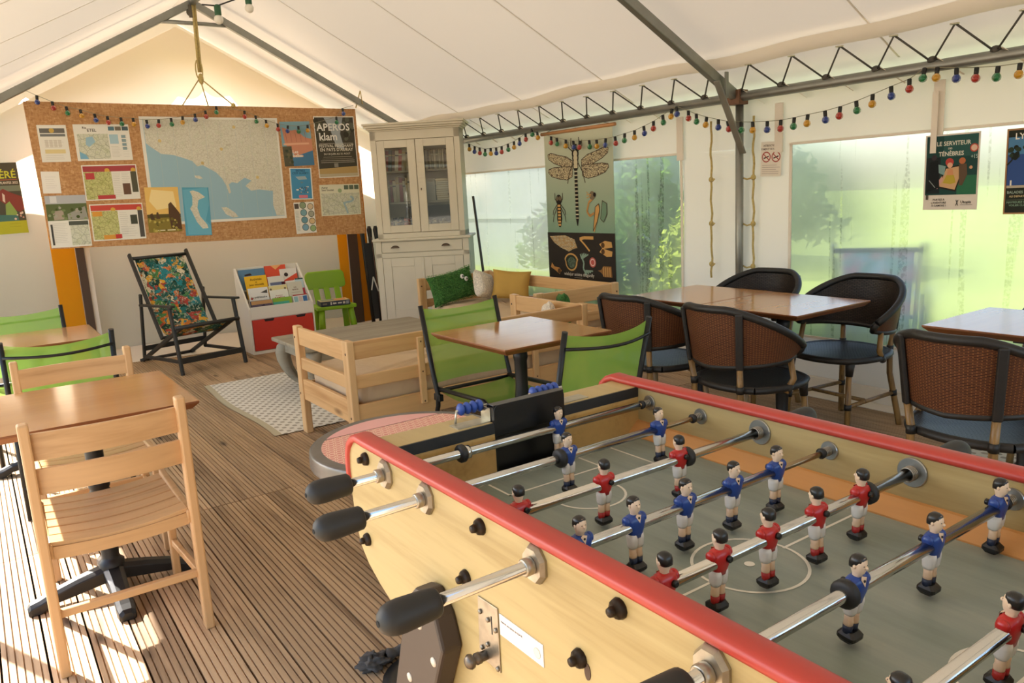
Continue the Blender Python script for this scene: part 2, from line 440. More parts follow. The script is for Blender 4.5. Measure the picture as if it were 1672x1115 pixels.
# scalloped valance hanging outside along the rake of the gable
g = G()
for sgn in (-1, 1):
    def fn(u, v, sgn=sgn):
        x = XM + sgn * 2.6 * u; zt = roof_z(x) + .04; dep = max(.02, .30 - .24 * max(0, 2.6 * u - .5)) + .10 * abs(math.sin(2.6 * u * math.pi / .36 + .9))
        return (x, YG + .42, zt - dep * v)
    g.grid(fn, 90, 3, 0, True, sgn > 0)
tag(g.build('trim_6', cloth('valance_pvc', '#e9e0cf', .06)), kind='structure')

# ------------------------------------------------------------------ outdoors
grass_m = mat('lawn_green', '#7c8a42', .9, 0, .35, .7, (1, 1, 1), .2)
lawn = G().bx(4.7, 60, -30, 70, -.40, -.08).build('lawn', grass_m); tag(lawn, kind='structure')
bounce_ground = G().bx(-30, 4.7, -30, 70, -.40, -.08).build('ground', mat('tan_bounce_ground', '#a89e8a', .95, 0, .15, 12)); tag(bounce_ground, kind='structure')  # unseen ground, made tan so its bounce adds no green cast
leafm = {}
def leaf_mat(n, h):
    if n not in leafm: leafm[n] = cloth('leaf_' + n, h, .35, .25, 9)
    return leafm[n]
def shrub(name, label, loc, rx, rz, n, col, leaf=.07, group='shrubs outside the windows'):
    t = thing(name, label, 'shrub', loc, 0, group); g = G()
    for i in range(n):
        th = random.uniform(0, 2 * math.pi); u = random.uniform(-.2, 1); rr = math.sqrt(max(0, 1 - u * u)) * random.uniform(.62, 1.05) * (1 + .18 * math.sin(3 * th + u * 4))
        p = V((rx * rr * math.cos(th), rx * rr * math.sin(th), rz * .35 + rz * .65 * u * random.uniform(.8, 1.05)))
        d = V((random.gauss(0, 1), random.gauss(0, 1), random.gauss(.3, 1))).normalized(); e = d.orthogonal().normalized(); s_ = leaf * random.uniform(.6, 1.3)
        g.add([p - d * s_, p + e * s_ * .45, p + d * s_, p - e * s_ * .45], [(0, 1, 2, 3)])
    o = g.build('foliage', leaf_mat(*col), t); o['kind'] = 'stuff'
    g = G()
    for i in range(5):
        a = i * 1.3; g.tube([(0, 0, -.02), (rx * .3 * math.cos(a), rx * .3 * math.sin(a), rz * .45), (rx * .55 * math.cos(a), rx * .55 * math.sin(a), rz * .75)], [.03, .02, .008], 6)
    g.build('stem', mat('shrub_bark', '#5d4a33', .9), t); return t
shrub('shrub', 'tall dark green shrub behind the clear pane beside the dragonfly chart', (6.35, 6.6, -.08), .65, 1.75, 2600, ('dark', '#6b8a48'))
shrub('shrub', 'yellow green bushy shrub outside between the chart and the cream panel', (6.0, 5.3, -.08), .45, 1.35, 1800, ('yellow', '#a3b256'))
shrub('shrub', 'low dark bush at the foot of the window beside the pine bed', (5.45, 6.35, -.08), .30, .95, 1400, ('deep', '#5f8250'))
shrub('shrub', 'grey green bush far out on the lawn beyond the fogged window', (10.2, 8.0, -.08), 1.2, 2.1, 2600, ('grey', '#6d8560'), .1)
shrub('shrub', 'loose leafy bush past the tall dark shrub on the lawn', (7.5, 9.2, -.08), .7, 1.5, 2000, ('mid', '#5f7a42'), .09)
g = G()                                                    # long grass and weeds along the foot of the tent
for i in range(9000):
    x = random.uniform(4.62, 5.5); y = random.uniform(.3, 7.4); h = random.uniform(.18, .62) * (1.15 - .5 * (x - 4.6)); a = random.uniform(0, 6.28); ln = random.uniform(.02, .12); w2 = random.uniform(.003, .008)
    b = V((x, y, -.08)); t_ = b + V((ln * math.cos(a), ln * math.sin(a), h)); md = (b + t_) / 2 + V((0, 0, h * .08)); s_ = V((-math.sin(a), math.cos(a), 0)) * w2
    g.add([b - s_, b + s_, md + s_ * .8, md - s_ * .8, t_], [(0, 1, 2, 3), (3, 2, 4)])
o = g.build('grass', leaf_mat('blade', '#9fb344')); tag(o, 'long bright green grass growing along the foot of the tent wall', 'grass', kind='stuff')
# pale neighbouring marquee seen through the fogged pane
t = thing('neighbouring_marquee', 'white neighbouring marquee standing outside beyond the fogged window', 'marquee', (8.6, 11.6, -.08))
wm = cloth('neighbour_pvc', '#a9aeb0', .15)
g = G(); g.bx(0, 3, -.7, 7, 0, 2.1); g.build('wall', wm, t)
g = G(); g.prism([(-.15, 2.1), (3.15, 2.1), (1.5, 3.1)], -7.2, .9, M_axes((0, 0, 0), (1, 0, 0), (0, 0, 1), (0, -1, 0))); g.build('roof', wm, t)
g = G(); g.bx(-.04, 0, -.7, 7, .95, 1.04); g.build('band', mat('neighbour_band', '#9aa0a0', .6), t)

# unseen foliage block, added outside to keep the sun off the lower gable
t = thing('shade_hedge', 'unseen green foliage block added outside to shade the lower gable wall', 'shade_hedge', (1.2, 9.75, -.08))
g = G()
def hg(u, v):
    a = 2 * math.pi * v; return ((u - .5) * 8.0, .32 * math.copysign(abs(math.cos(a)) ** .4, math.cos(a)) + .03 * math.sin(u * 90 + a * 3), 1.24 + 1.24 * math.copysign(abs(math.sin(a)) ** .4, math.sin(a)) + .05 * math.sin(u * 63 + 2 * a))
g.grid(hg, 120, 16); g.build('foliage', leaf_mat('shade_hedge', '#4d6b35'), t)

# ------------------------------------------------------------------ steel frame of the marquee
steel = mat('galvanised_steel', '#8f8f88', .42, .75, .12, 9)
steel_d = mat('bracket_steel', '#6a6358', .5, .6, .15, 12)
cordm = mat('bungee_cord', '#4a463f', .7)
tf = thing('tent_frame', 'grey steel tube frame carrying the white marquee roof', 'tent frame')
XE, ZE = 4.375, 1.93
def tube_part(name, pts, r, m=steel, n=14):
    return G().tube(pts, r, n).build(name, m, tf)
for sx in (1, -1):
    xe = XM + sx * (XE - XM)
    tube_part('eave_tube', [(xe, YB, ZE), (xe, 7.75, ZE)], .031)
for y in (-.6, 3.58, 7.75):
    for sx in (1, -1):
        xe = XM + sx * (XE - XM); rz_ = lambda d: RIDGE - .075 - (RIDGE - EAVE) * d / (XR - XM)
        G().bar((xe, y, ZE - .005), (XM, y, RIDGE - .06), .05, .065, 0).build('rafter', steel, tf, .008)
        if not (y > 7 and sx < 0):
            tube_part('post', [(xe + sx * .02, y, 0), (xe + sx * .02, y, ZE)], .027)
        x2 = xe - sx * .34
        G().bar((xe - sx * .0, y - .045, 1.56), (x2 + sx * .08, y - .045, ZE + .09), .012, .05, 0, (0, 1, 0)).build('brace', steel, tf, .003)
        G().bar((xe - sx * .17, y - .05, ZE - .015), (xe - sx * .17, y - .05, ZE + .15), .03, .012, 0, (0, 1, 0)).build('brace', steel, tf, .003)
        g = G(); g.bx(xe - .05, xe + .05, y - .05, y + .05, ZE - .05, ZE + .045); g.build('bracket', mat('rusted_bracket', '#7b5a45', .6, .4, .2, 20), tf, .006)
    G().tube([(XM, y - .001, RIDGE - .06), (XM, min(y + 4.2, 7.76), RIDGE - .06)], .028, 12).build('ridge_tube', steel, tf)
tube_part('apex_strut', [(XM - .33, 7.75, RIDGE - .235), (XM + .33, 7.75, RIDGE - .235)], .018)
g = G()                                                    # zigzag bungee cords, knots and eyelets
ys = [7.45 - .315 * k for k in range(30)]
for k, y in enumerate(ys):
    if y < -1.8: break
    hx = XM + 2.205; hz = roof_z(hx) - .004
    P = V((hx, y, hz)); a = V((XE - .01, y + .19, ZE + .02)); b = V((XE - .01, y - .125, ZE + .02))
    g.tube([P, a], .0055, 6); g.tube([P, b], .0055, 6)
g.build('bungee_cord', cordm, tf)
kn = G().ball((0, 0, 0), (.024, .028, .02), 8, 0, 6).mesh('cord_knot', cordm)
ey = G().lathe([(.012, 0), (.022, 0), (.022, -.006), (.012, -.006)], 12).mesh('eyelet', mat('eyelet_brass', '#d9d2bc', .3, .8))
for k, y in enumerate(ys):
    if y < .2: break
    for nm, me, loc in (('cord_knot', kn, (XE - .01, y + .19, ZE + .032)), ('eyelet', ey, (XM + 2.2, y, roof_z(XM + 2.2) - .006))):
        o = bpy.data.objects.new(nm, me); COL.objects.link(o); o.parent = tf; o.location = loc
for k, y in enumerate(ys):                                  # canvas tabs behind the knots
    if y < .2: break
    G().bar((XE - .02, y + .16, ZE + .036), (XE + .05, y + .05, ZE - .06), .05, .002, 0).build('strap_tab', pvc_hem, tf)

# rope ties hanging at the cream panel between the windows
ropem = mat('rope', '#b9a469', .85, 0, .2, 60)
for y, zb, lab in ((3.84, .70, 'long knotted rope tie hanging beside the seam of the dragonfly window'), (3.475, .72, 'long knotted rope tie hanging beside the no smoking sign')):
    t = thing('rope_tie', lab, 'rope', (4.41, y, 0), 0, 'rope ties on the cream panel')
    pts = [(0 + .004 * math.sin(q), .004 * math.sin(q * 1.7), 1.80 - (1.80 - zb) * q / 24) for q in range(25)]
    G().tube(pts, .0075, 8).build('rope', ropem, t)
    for z in (1.40, 1.09, .80):
        G().ball((-.002, 0, z), (.017, .018, .020), 8, 0, 6).build('knot', ropem, t)
        dy = .10 if y < 3.6 else -.03
        G().tube([(0, 0, z), (-.005, dy * .5, z - .012), (0, dy, z + .004)], .006, 6).build('tie_end', ropem, t)

# ------------------------------------------------------------------ cork-coloured chipboard with its papers
def osb():
    m, t, b, o = newmat('chipboard'); v = coords(t)
    ns = noise(t, v, 3, 3); va = t.nodes.new('ShaderNodeVectorMath'); va.operation = 'ADD'
    vo = t.nodes.new('ShaderNodeTexVoronoi'); vo.inputs['Scale'].default_value = 95
    mp = coords(t, (1, 1, .4), rot=(0, R(25), 0)); t.links.new(mp, vo.inputs['Vector'])
    vo2 = t.nodes.new('ShaderNodeTexVoronoi'); vo2.inputs['Scale'].default_value = 85; t.links.new(coords(t, (.45, 1, 1), rot=(0, R(-18), 0)), vo2.inputs['Vector'])
    bw = t.nodes.new('ShaderNodeRGBToBW'); t.links.new(vo.outputs['Color'], bw.inputs[0]); bw2 = t.nodes.new('ShaderNodeRGBToBW'); t.links.new(vo2.outputs['Color'], bw2.inputs[0])
    f = math_(t, 'ADD', math_(t, 'MULTIPLY', bw.outputs[0], .45), math_(t, 'MULTIPLY', bw2.outputs[0], .55))
    t.links.new(ramp(t, f, [(.2, '#a97a4f'), (.45, '#b98a5c'), (.62, '#bf9264'), (.85, '#cda377')]), b.inputs['Base Color'])
    b.inputs['Roughness'].default_value = .6; b.inputs['Specular IOR Level'].default_value = .25; bump(t, b, f, .25, .001); return m
YBD = 7.80
W_, H_, Mx = quad_on_Y((37, 165), (580, 178), (85, 406), YBD)
g = G(); tl, tr, bl, br = (onY(37, 165, YBD), onY(580, 178, YBD), onY(84, 407, YBD), onY(597, 381, YBD))
g.add([p + V((0, d, 0)) for d in (0, .018) for p in (tl, tr, br, bl)], [(3, 2, 1, 0), (4, 5, 6, 7), (0, 1, 5, 4), (1, 2, 6, 5), (2, 3, 7, 6), (3, 0, 4, 7)])
board = tag(g.build('notice_board', osb(), bevel=.002), 'long chipboard notice board hung on ropes along the gable wall', 'notice board')
YP = YBD - .0016
PG = 'papers pinned to the chipboard'
def pin(name, label, cat, tl, tr, bl, base, elems, lift=0): 
    W, H, M = quad_on_Y(tl, tr, bl, YP - lift); return sheet(name, label, cat, W, H, base, elems, M, PG)
def lines(x0, x1, y0, y1, n, c, w=.004):
    return [('l', [(x0, y0 + (y1 - y0) * i / max(1, n - 1)), (x0 + (x1 - x0) * random.uniform(.75, 1), y0 + (y1 - y0) * i / max(1, n - 1))], w, c) for i in range(n)]
def blobs(x0, y0, x1, y1, n, cols, r=(.01, .03)):
    return [('c', random.uniform(x0, x1), random.uniform(y0, y1), random.uniform(*r), random.choice(cols)) for _ in range(n)]
def map_mat(name, land, c1, c2, sc_=60):
    m, t, b, o = newmat(name); v = coords(t)
    vo = t.nodes.new('ShaderNodeTexVoronoi'); vo.feature = 'DISTANCE_TO_EDGE'; vo.inputs['Scale'].default_value = sc_ * .35; t.links.new(v, vo.inputs['Vector'])
    vo2 = t.nodes.new('ShaderNodeTexVoronoi'); vo2.feature = 'DISTANCE_TO_EDGE'; vo2.inputs['Scale'].default_value = sc_; t.links.new(v, vo2.inputs['Vector'])
    n1 = noise(t, v, 16, 5, .7)
    col = ramp(t, n1, [(.38, sc(lin(land), .92)), (.5, land), (.68, c1)])
    col = mixc(t, ramp(t, vo2.outputs['Distance'], [(.03, (.45, .45, .45)), (.09, (0, 0, 0))]), col, lin(c2))
    col = mixc(t, ramp(t, vo.outputs['Distance'], [(.02, (.8, .8, .8)), (.05, (0, 0, 0))]), col, lin(c2))
    t.links.new(col, b.inputs['Base Color']); b.inputs['Roughness'].default_value = .6; b.inputs['Specular IOR Level'].default_value = .2; return m
land = map_mat('map_land', '#dddacb', '#d0d3bd', '#bcb6a2', 110)
trail = map_mat('trail_map', '#c9c98a', '#a9b06a', '#8f8a56', 80)
pale_map = map_mat('pale_map', '#d5d6c4', '#c2c8a4', '#a4a894', 60)
SEA, PAPER = '#9bbccb', '#e6e3da'
coast = [(.025, .02), (.985, .02), (.985, .97), (.92, .97), (.90, .86), (.91, .72), (.80, .70), (.74, .71), (.70, .66), (.75, .61), (.70, .58), (.64, .63), (.60, .62), (.575, .64), (.585, .72), (.57, .73), (.555, .65), (.53, .58), (.49, .52), (.44, .48), (.40, .45), (.36, .46), (.33, .41), (.27, .38), (.20, .35), (.12, .34), (.06, .28), (.025, .24)]
mp_e = [('r', .022, .02, .985, .975, SEA), ('p', coast, land), ('p', [(.33, .545), (.37, .55), (.39, .575), (.37, .58), (.34, .57)], land), ('p', [(.50, .86), (.54, .86), (.60, .92), (.62, .96), (.58, .965), (.53, .93)], land)]
for k in range(1, 9): mp_e.append(('l', [(k / 9, .03), (k / 9, .97)], .0015, '#b9c2bd'))
for x, y in ((.40, .43), (.80, .58), (.12, .22), (.66, .09), (.55, .30)): mp_e.append(('c', x, y, .012, '#d3bd83'))
pin('map', 'large folded road map of a coast with pale blue sea', 'map', (226, 190), (452, 193), (243, 369), PAPER, mp_e)
pin('notice', 'white price notice with a dark banner and a small table of figures', 'notice', (59, 204), (107, 204), (69, 265), PAPER,
    [('r', .07, .09, .93, .22, '#6f6c68'), ('c', .48, .15, .09, '#c9a95a'), ('r', .07, .24, .93, .31, '#7a7d7c')] + [('r', .2 + .15 * i, .40, .31 + .15 * i, .60, '#d5cfc4') for i in range(4)] + [('r', .16, .66, .86, .77, '#e0cf9a')] + lines(.18, .85, .42, .6, 5, '#b3aea4', .006) + lines(.15, .8, .82, .92, 3, '#a8a59d', .008))
pin('map_sheet', 'wide pale map sheet titled with the name of a river', 'map', (118, 203), (209, 203), (129, 263), PAPER,
    [('r', .05, .26, .60, .95, pale_map), ('p', [(.20, .36), (.32, .33), (.36, .48), (.24, .62), (.18, .56)], SEA), ('p', [(.05, .74), (.16, .83), (.20, .95), (.05, .95)], '#7fb0cc'), ('t', .16, .12, .06, 'Ria', 'L', None, '#555049'), ('t', .24, .20, .08, 'ETEL', 'L', None, '#555049'),
     ('r', .62, .06, .73, .17, '#5e7f8c'), ('r', .745, .06, .855, .17, '#7a7062'), ('r', .87, .06, .985, .17, '#506066'), ('r', .62, .28, .78, .54, '#a9c6d2')] + [('r', .84, .3 + .11 * i, .92, .38 + .11 * i, '#8aa0a6') for i in range(4)] + lines(.63, .8, .62, .9, 8, '#b7b5a8', .004) + lines(.84, .97, .3, .9, 9, '#bdbbae', .003))
pin('note', 'small plain white note with a few faint lines', 'note', (66, 280), (96, 280), (71, 316), '#eae7e2', lines(.2, .8, .25, .75, 6, '#b9b4b4', .01))
pin('trail_sheet', 'walking trail leaflet with a crimson title band, upper of the two', 'leaflet', (132, 270), (222, 268), (144, 328), PAPER,
    [('r', .02, .03, .98, .19, '#a84a4e'), ('c', .45, .16, .045, '#d2a84c'), ('c', .93, .16, .045, '#d2a84c'), ('r', .02, .19, .52, .97, trail), ('r', .05, .22, .21, .40, '#b9484a'), ('r', .22, .86, .54, .97, '#b9484a'), ('r', .70, .54, .84, .86, '#6d5344'), ('r', .87, .2, .98, .80, '#5a5848')] + lines(.54, .68, .25, .9, 14, '#b1aea8', .004) + lines(.7, .85, .25, .5, 6, '#b1aea8', .004))
pin('trail_sheet', 'walking trail leaflet with a bright red title band, lower of the two', 'leaflet', (145, 334), (232, 331), (152, 394), PAPER,
    [('r', .02, .03, .98, .18, '#c65045'), ('c', .43, .16, .045, '#d2a84c'), ('c', .92, .16, .045, '#d2a84c'), ('r', .02, .19, .51, .97, trail), ('r', .04, .2, .22, .33, '#d79a45'), ('r', .2, .85, .44, .97, '#d79a45'), ('r', .42, .84, .54, .96, '#c3423f'), ('r', .74, .32, .87, .58, '#4d4f44'), ('r', .89, .2, .98, .95, '#56524e')] + lines(.54, .7, .25, .9, 13, '#b1aea8', .004) + lines(.54, .86, .65, .9, 5, '#b1aea8', .004))
pin('photo_sheet', 'photo poster of a garden with water lilies over a white text half', 'poster', (72, 320), (139, 318), (86, 405), PAPER,
    [('r', .0, .0, 1, .16, '#b4b7bd'), ('r', 0, .16, 1, .48, '#5e6a45'), ('p', [(.14, .3), (.4, .28), (.42, .46), (.16, .47)], '#a99c8e'), ('p', [(.5, .36), (.95, .22), (1, .47), (.5, .47)], '#9c9b92'), ('r', .12, .01, .28, .14, '#d5d6d8'), ('r', .5, .5, .98, .58, '#565a50'), ('r', .52, .58, .98, .97, pale_map)] + blobs(.05, .2, .95, .46, 22, ['#77865a', '#8d9a74', '#49552f', '#a8a294'], (.02, .05)) + lines(.12, .46, .54, .9, 12, '#b1aea8', .005) + [('l', [(.07, .55), (.07, .95)], .05, '#4a4a47')])
pin('sunset_photo', 'photo of standing stones under a golden sunset sky', 'photo', (235, 306), (290, 305), (243, 380), '#e8c070',
    [('p', [(.2, .05), (.85, .1), (.9, .45), (.3, .5), (.1, .3)], '#f3dca0'), ('r', 0, .60, 1, 1, '#8a7a3a'), ('r', 0, .60, 1, .68, '#5e5430'), ('p', [(.66, .38), (.74, .33), (.97, .58), (1, .96), (.68, .92), (.64, .62)], '#5b4432'), ('p', [(.28, .56), (.33, .55), (.38, .7), (.26, .7)], '#5b4432'), ('p', [(.08, .6), (.16, .57), (.22, .72), (.1, .72)], '#54402f'), ('r', .25, .95, .8, .97, '#efe6c4')] + blobs(.05, .7, .9, .98, 26, ['#a99a4c', '#6f6430', '#bfae5c'], (.02, .05)), .0022)
isl = [(.28, .08), (.40, .06), (.62, .10), (.85, .20), (.58, .26), (.52, .42), (.60, .60), (.85, .78), (.88, .85), (.66, .86), (.46, .72), (.30, .50), (.24, .44), (.34, .36), (.36, .18)]
pin('island_map', 'cut-out blue map of a long pale peninsula overlapping the big map', 'map', (297, 306), (340, 306), (303, 385), '#5ca3bf', [('p', [(.02, .05), (.95, .0), (.98, .35), (.8, .7), (.98, .8), (.98, .98), (.1, .98)], '#6fb2cb'), ('p', isl, land)], .0024)
pin('fort_photo', 'photo page of a rose stone fort above the blue sea', 'poster', (456, 199), (505, 198), (465, 272), '#86aab6',
    [('p', [(.05, .12), (.35, .2), (.5, .18), (.62, .26), (.78, .36), (1, .40), (1, .68), (.4, .78), (.1, .5)], '#cf8f74'), ('p', [(.05, .48), (.9, .48), (.9, .52), (.05, .52)], '#e3b294'), ('r', 0, .55, .3, 1, '#5d5a4a'), ('p', [(.3, .8), (1, .66), (1, 1), (.3, 1)], '#4f7da0'), ('r', .30, .76, .66, .80, '#d9a27e'), ('t', .32, .71, .07, 'Les', 'L', None, '#f0e6da'), ('t', .32, .80, .07, 'belles', 'L', None, '#f0e6da')] + [('l', [(.15 + .16 * i, .24), (.17 + .16 * i, .46)], .012, '#a9695a') for i in range(5)] + blobs(.05, .6, .3, .95, 10, ['#6f6a50', '#49513f'], (.02, .06)))
pin('festival_poster', 'tall dark festival poster with big white hand lettering', 'poster', (511, 190), (577, 190), (522, 291), PAPER,
    [('r', .02, .015, .98, .985, '#4a463d'), ('p', [(.25, .02), (.72, .02), (.62, .28), (.70, .55), (.5, .5), (.38, .2)], '#a3aaae'), ('p', [(.02, .85), (.98, .82), (.98, .94), (.02, .95)], '#b59a66'), ('r', .02, .935, .98, .985, '#b9ae93'), ('r', .40, .765, .50, .83, '#8d8a80')] + blobs(.04, .05, .3, .4, 16, ['#3b3a30', '#5c5b4a'], (.03, .07)) + blobs(.72, .05, .96, .5, 16, ['#3b3a30', '#5f6152'], (.03, .07)) +
    [('t', .05, .23, .115, 'APEROS', 'L', .90, '#e9e6de'), ('t', .10, .385, .12, 'klam', 'L', .5, '#e9e6de'), ('l', [(.08, .44), (.92, .44)], .006, '#dcd6c4'), ('t', .5, .50, .046, 'FESTIVAL PENCHANT', 'C', .86, '#dcd6c4'), ('t', .5, .565, .05, 'EN PAYS D\'AURAY', 'C', .86, '#dcd6c4'), ('t', .5, .625, .03, 'DU 30 JUIN AU 31 AOUT', 'C', .7, '#cfc9b6'), ('l', [(.08, .72), (.92, .72)], .006, '#dcd6c4'), ('l', [(.08, .75), (.92, .75)], .006, '#dcd6c4'), ('l', [(.15, .66), (.86, .66)], .01, '#a29d8c'), ('l', [(.12, .69), (.9, .69)], .006, '#a29d8c')])
pin('blue_poster', 'small blue poster with dark heading and a pink strip below', 'poster', (472, 274), (508, 274), (478, 326), PAPER,
    [('r', .05, .03, .95, .97, '#4f93bd'), ('t', .5, .12, .06, 'ENTREZ', 'C', .45, '#26425a'), ('t', .5, .20, .06, "C'EST OUVERT !", 'C', .75, '#26425a'), ('r', .35, .86, .75, .95, '#d77f8e'), ('p', [(.25, .28), (.7, .26), (.78, .36), (.4, .38)], '#a3b6bd'), ('p', [(.45, .43), (.62, .45), (.5, .5)], '#6d8c98')] + blobs(.25, .6, .8, .8, 26, ['#d9c7a5', '#5a6a78', '#c98f7c', '#e6e2d8', '#3d5c74'], (.015, .04)))
pin('badge_sheet', 'narrow sheet printed with eight round blue, green and tan badges', 'poster', (479, 331), (512, 329), (485, 382), PAPER,
    [('r', .03, .04, .24, .20, '#5a5048')] + [e for i in range(4) for e in (('c', .44 + .01 * i, .10 + .235 * i, .165, '#4a5348'), ('c', .44 + .01 * i, .10 + .235 * i, .14, ['#8f9f80', '#7ea6b0', '#6f9aa8', '#7fa9bf'][i]), ('c', .81 + .01 * i, .15 + .235 * i, .155, '#4a5348'), ('c', .81 + .01 * i, .15 + .235 * i, .13, ['#d3bfa0', '#a5a594', '#d9bd8f', '#9cb883'][i]))] + lines(.05, .22, .3, .9, 14, '#b5b8ae', .02))
pin('town_plan', 'pale town plan with a blue river bend', 'map', (521, 302), (586, 300), (527, 353), '#dcdac2',
    [('r', .03, .28, .98, .97, pale_map), ('l', [(.56, .62), (.64, .58), (.74, .57), (.82, .52), (.82, .44), (.75, .40)], .05, '#9fb7bf'), ('l', [(.58, .62), (.62, .75), (.66, .95)], .04, '#9fb7bf'), ('t', .05, .12, .06, 'Auray', 'L', None, '#5a574c'), ('t', .05, .20, .06, 'Saint Goustan', 'L', .3, '#5a574c'), ('c', .5, .20, .05, '#9db08a')] + [('r', .61 + .13 * i, .03, .72 + .13 * i, .17, '#64705f') for i in range(3)] + lines(.06, .2, .35, .95, 8, '#b5b3a0', .004))
# ropes and pulley that hold the board
g = G(); a = onY(325, 118, 7.76); top = onY(314, 5, 7.72)
t = thing('board_rope', 'beige rope and pulley hoisting the chipboard from the apex', 'rope', (a.x, 7.76, 0))
loc = lambda p: (p.x - a.x, p.y - 7.76, p.z)
G().tube([loc(top), loc(a)], .012, 8).build('rope', ropem, t)
G().tube([loc(top + V((.02, 0, 0))), loc(a + V((.02, 0, 0)))], .009, 8).build('rope', ropem, t)
for px_, py_ in ((298, 172), (340, 173), (381, 172)):
    G().tube([loc(a + V((0, 0, -.05))), loc(onY(px_, py_, 7.79))], .006, 6).build('rope', ropem, t)
G().ball(loc(onY(381, 172, 7.78)), .022, 8).build('knot', ropem, t); G().ball(loc(a + V((.01, 0, -.06))), (.025, .025, .05), 10).build('knot', ropem, t)
g = G(); p = onY(311, 20, 7.74); g.lathe([(.01, -.012), (.034, -.012), (.028, 0), (.034, .012), (.01, .012)], 14, 0, Matrix.Translation(V(loc(p))) @ Matrix.Rotation(R(90), 4, 'X')); g.bx(loc(p)[0] - .02, loc(p)[0] + .02, loc(p)[1] - .02, loc(p)[1] - .014, p.z - .05, p.z + .06); g.build('pulley', steel_d, t)
g = G(); pts = []
for q in range(13):
    an = q / 12 * 2 * math.pi; pts.append((loc(a)[0] + .03 * math.sin(an), -.01, a.z + .02 + .09 * math.cos(an)))
G().tube(pts, .006, 6).build('rope_coil', ropem, t)
t = thing('corner_rope', 'short rope tying the corner of the chipboard to the rafter', 'rope', tuple(onY(581, 176, 7.78)))
b0 = onY(581, 176, 7.78); e0 = onY(588, 148, 7.72); G().tube([(0, 0, 0), tuple(e0 - b0)], .006, 6).build('rope', ropem, t); G().tube([tuple(e0 - b0), tuple(onY(592, 170, 7.72) - b0)], .005, 6).build('rope_end', ropem, t)

# yellow and brown strips standing behind the board on the gable
yel = cloth('yellow_canvas', '#e3ac30', .5, .06, 3, tcol='#ffc820'); brn = mat('dark_brown_slat', '#4b3626', .6, 0, .12, 4, (1, 1, .2)); ora = cloth('orange_canvas', '#c98020', .3, .06, 3)
def strip(name, label, cat, x0, x1, m, y=8.22, z1=2.36, th=.012):
    g = G(); g.bx(0, x1 - x0, -th / 2, th / 2, 0, z1); o = g.build(name, m, None, .002, (x0, y, 0)); return tag(o, label, cat)
strip('canvas_strip', 'broad golden yellow canvas strip beside the dark slat on the gable', 'fabric strip', .62, .81, yel)
strip('slat', 'dark brown upright slat edging the golden yellow strip', 'post', .815, .885, brn, 8.21)
strip('canvas_strip', 'pale cream canvas edge beside the brown upright slat', 'fabric strip', .89, .93, pvc_hem, 8.23)
strip('canvas_strip', 'narrow amber canvas strip behind the small green chair', 'fabric strip', 3.36, 3.47, yel, 8.22, 1.9)
strip('slat', 'broad dark slat between two amber strips by the cupboard', 'post', 3.475, 3.59, brn, 8.21, 1.9)
strip('canvas_strip', 'orange brown strip next to the black folded chairs', 'fabric strip', 3.595, 3.71, ora, 8.22, 1.9)
# poster on the gable, beyond the yellow strip
W, H, M = quad_on_Y((-34, 267), (26, 265), (-24, 385), 8.40)
sheet('farm_poster', 'farm show poster with red brown cattle and a lime green foot', 'poster', W, H, '#56564a',
      [('t', .93, .215, .10, 'FÉRÉ', 'R', .6, '#c9cf4a'), ('r', .1, .23, .94, .245, '#a5694f'), ('t', .95, .295, .032, 'PLANTES 2022', 'R', .5, '#e6e2d4'), ('r', 0, .32, 1, .40, '#7d8a78'), ('p', [(.3, .42), (.5, .36), (.7, .42), (.98, .48), (1, .66), (.86, .70), (.6, .62), (.35, .52)], '#8a4a44'), ('p', [(.46, .42), (.52, .45), (.5, .56), (.44, .53)], '#e0d2c4'), ('p', [(.5, .58), (.62, .54), (.78, .7), (.74, .78), (.45, .76)], '#8fae62'), ('p', [(.2, .72), (.78, .74), (.8, .82), (.2, .82)], '#4e7a76'), ('r', .0, .82, 1, 1, '#b7bb3a')] + lines(.5, .9, .86, .9, 2, '#7f8430', .006) + blobs(.7, .70, .96, .80, 8, ['#c99a8f', '#e2d0c4'], (.02, .04)), M)

# ------------------------------------------------------------------ hanging chart, posters, sign
t = thing('dragonfly_chart', 'long hanging school chart of a dragonfly, sage green above black', 'wall chart', (4.37, 5.27, 0))
tl, tr, bl = onX(893, 222, 4.37), onX(1004, 209, 4.37), onX(897, 452, 4.37)
Wd, Hd = 0.905, 1.27
chart_top = 1.862
rodw = wood('chart_rod_wood', '#c08a58', '#96653a', 1, 10)
G().tube([(0, .485, chart_top + .012), (0, -.485, chart_top + .012)], .015, 12).build('rod', rodw, t)
def grad(name, a, b_, z0, z1):
    m, tt, b, o = newmat(name); tc = tt.nodes.new('ShaderNodeTexCoord'); sp = tt.nodes.new('ShaderNodeSeparateXYZ'); tt.links.new(tc.outputs['Object'], sp.inputs[0])
    mr = tt.nodes.new('ShaderNodeMapRange'); mr.inputs[1].default_value = z0; mr.inputs[2].default_value = z1; tt.links.new(sp.outputs[1], mr.inputs[0])
    tt.links.new(mixc(tt, mr.outputs[0], lin(a), lin(b_)), b.inputs['Base Color']); b.inputs['Roughness'].default_value = .6; b.inputs['Specular IOR Level'].default_value = .2; return m
sage = grad('chart_sage', '#7d9c86', '#c3c6ae', -.85, 0)
E_ = []
INK, OCH, PALE, DK = '#4a3f33', '#c79a5c', '#c9bfa0', '#26211d'
def wing(x0, y0, pts, pt_mat): E_.append(('p', pts, pt_mat)); E_.append(('l', pts + [pts[0]], .007, INK))
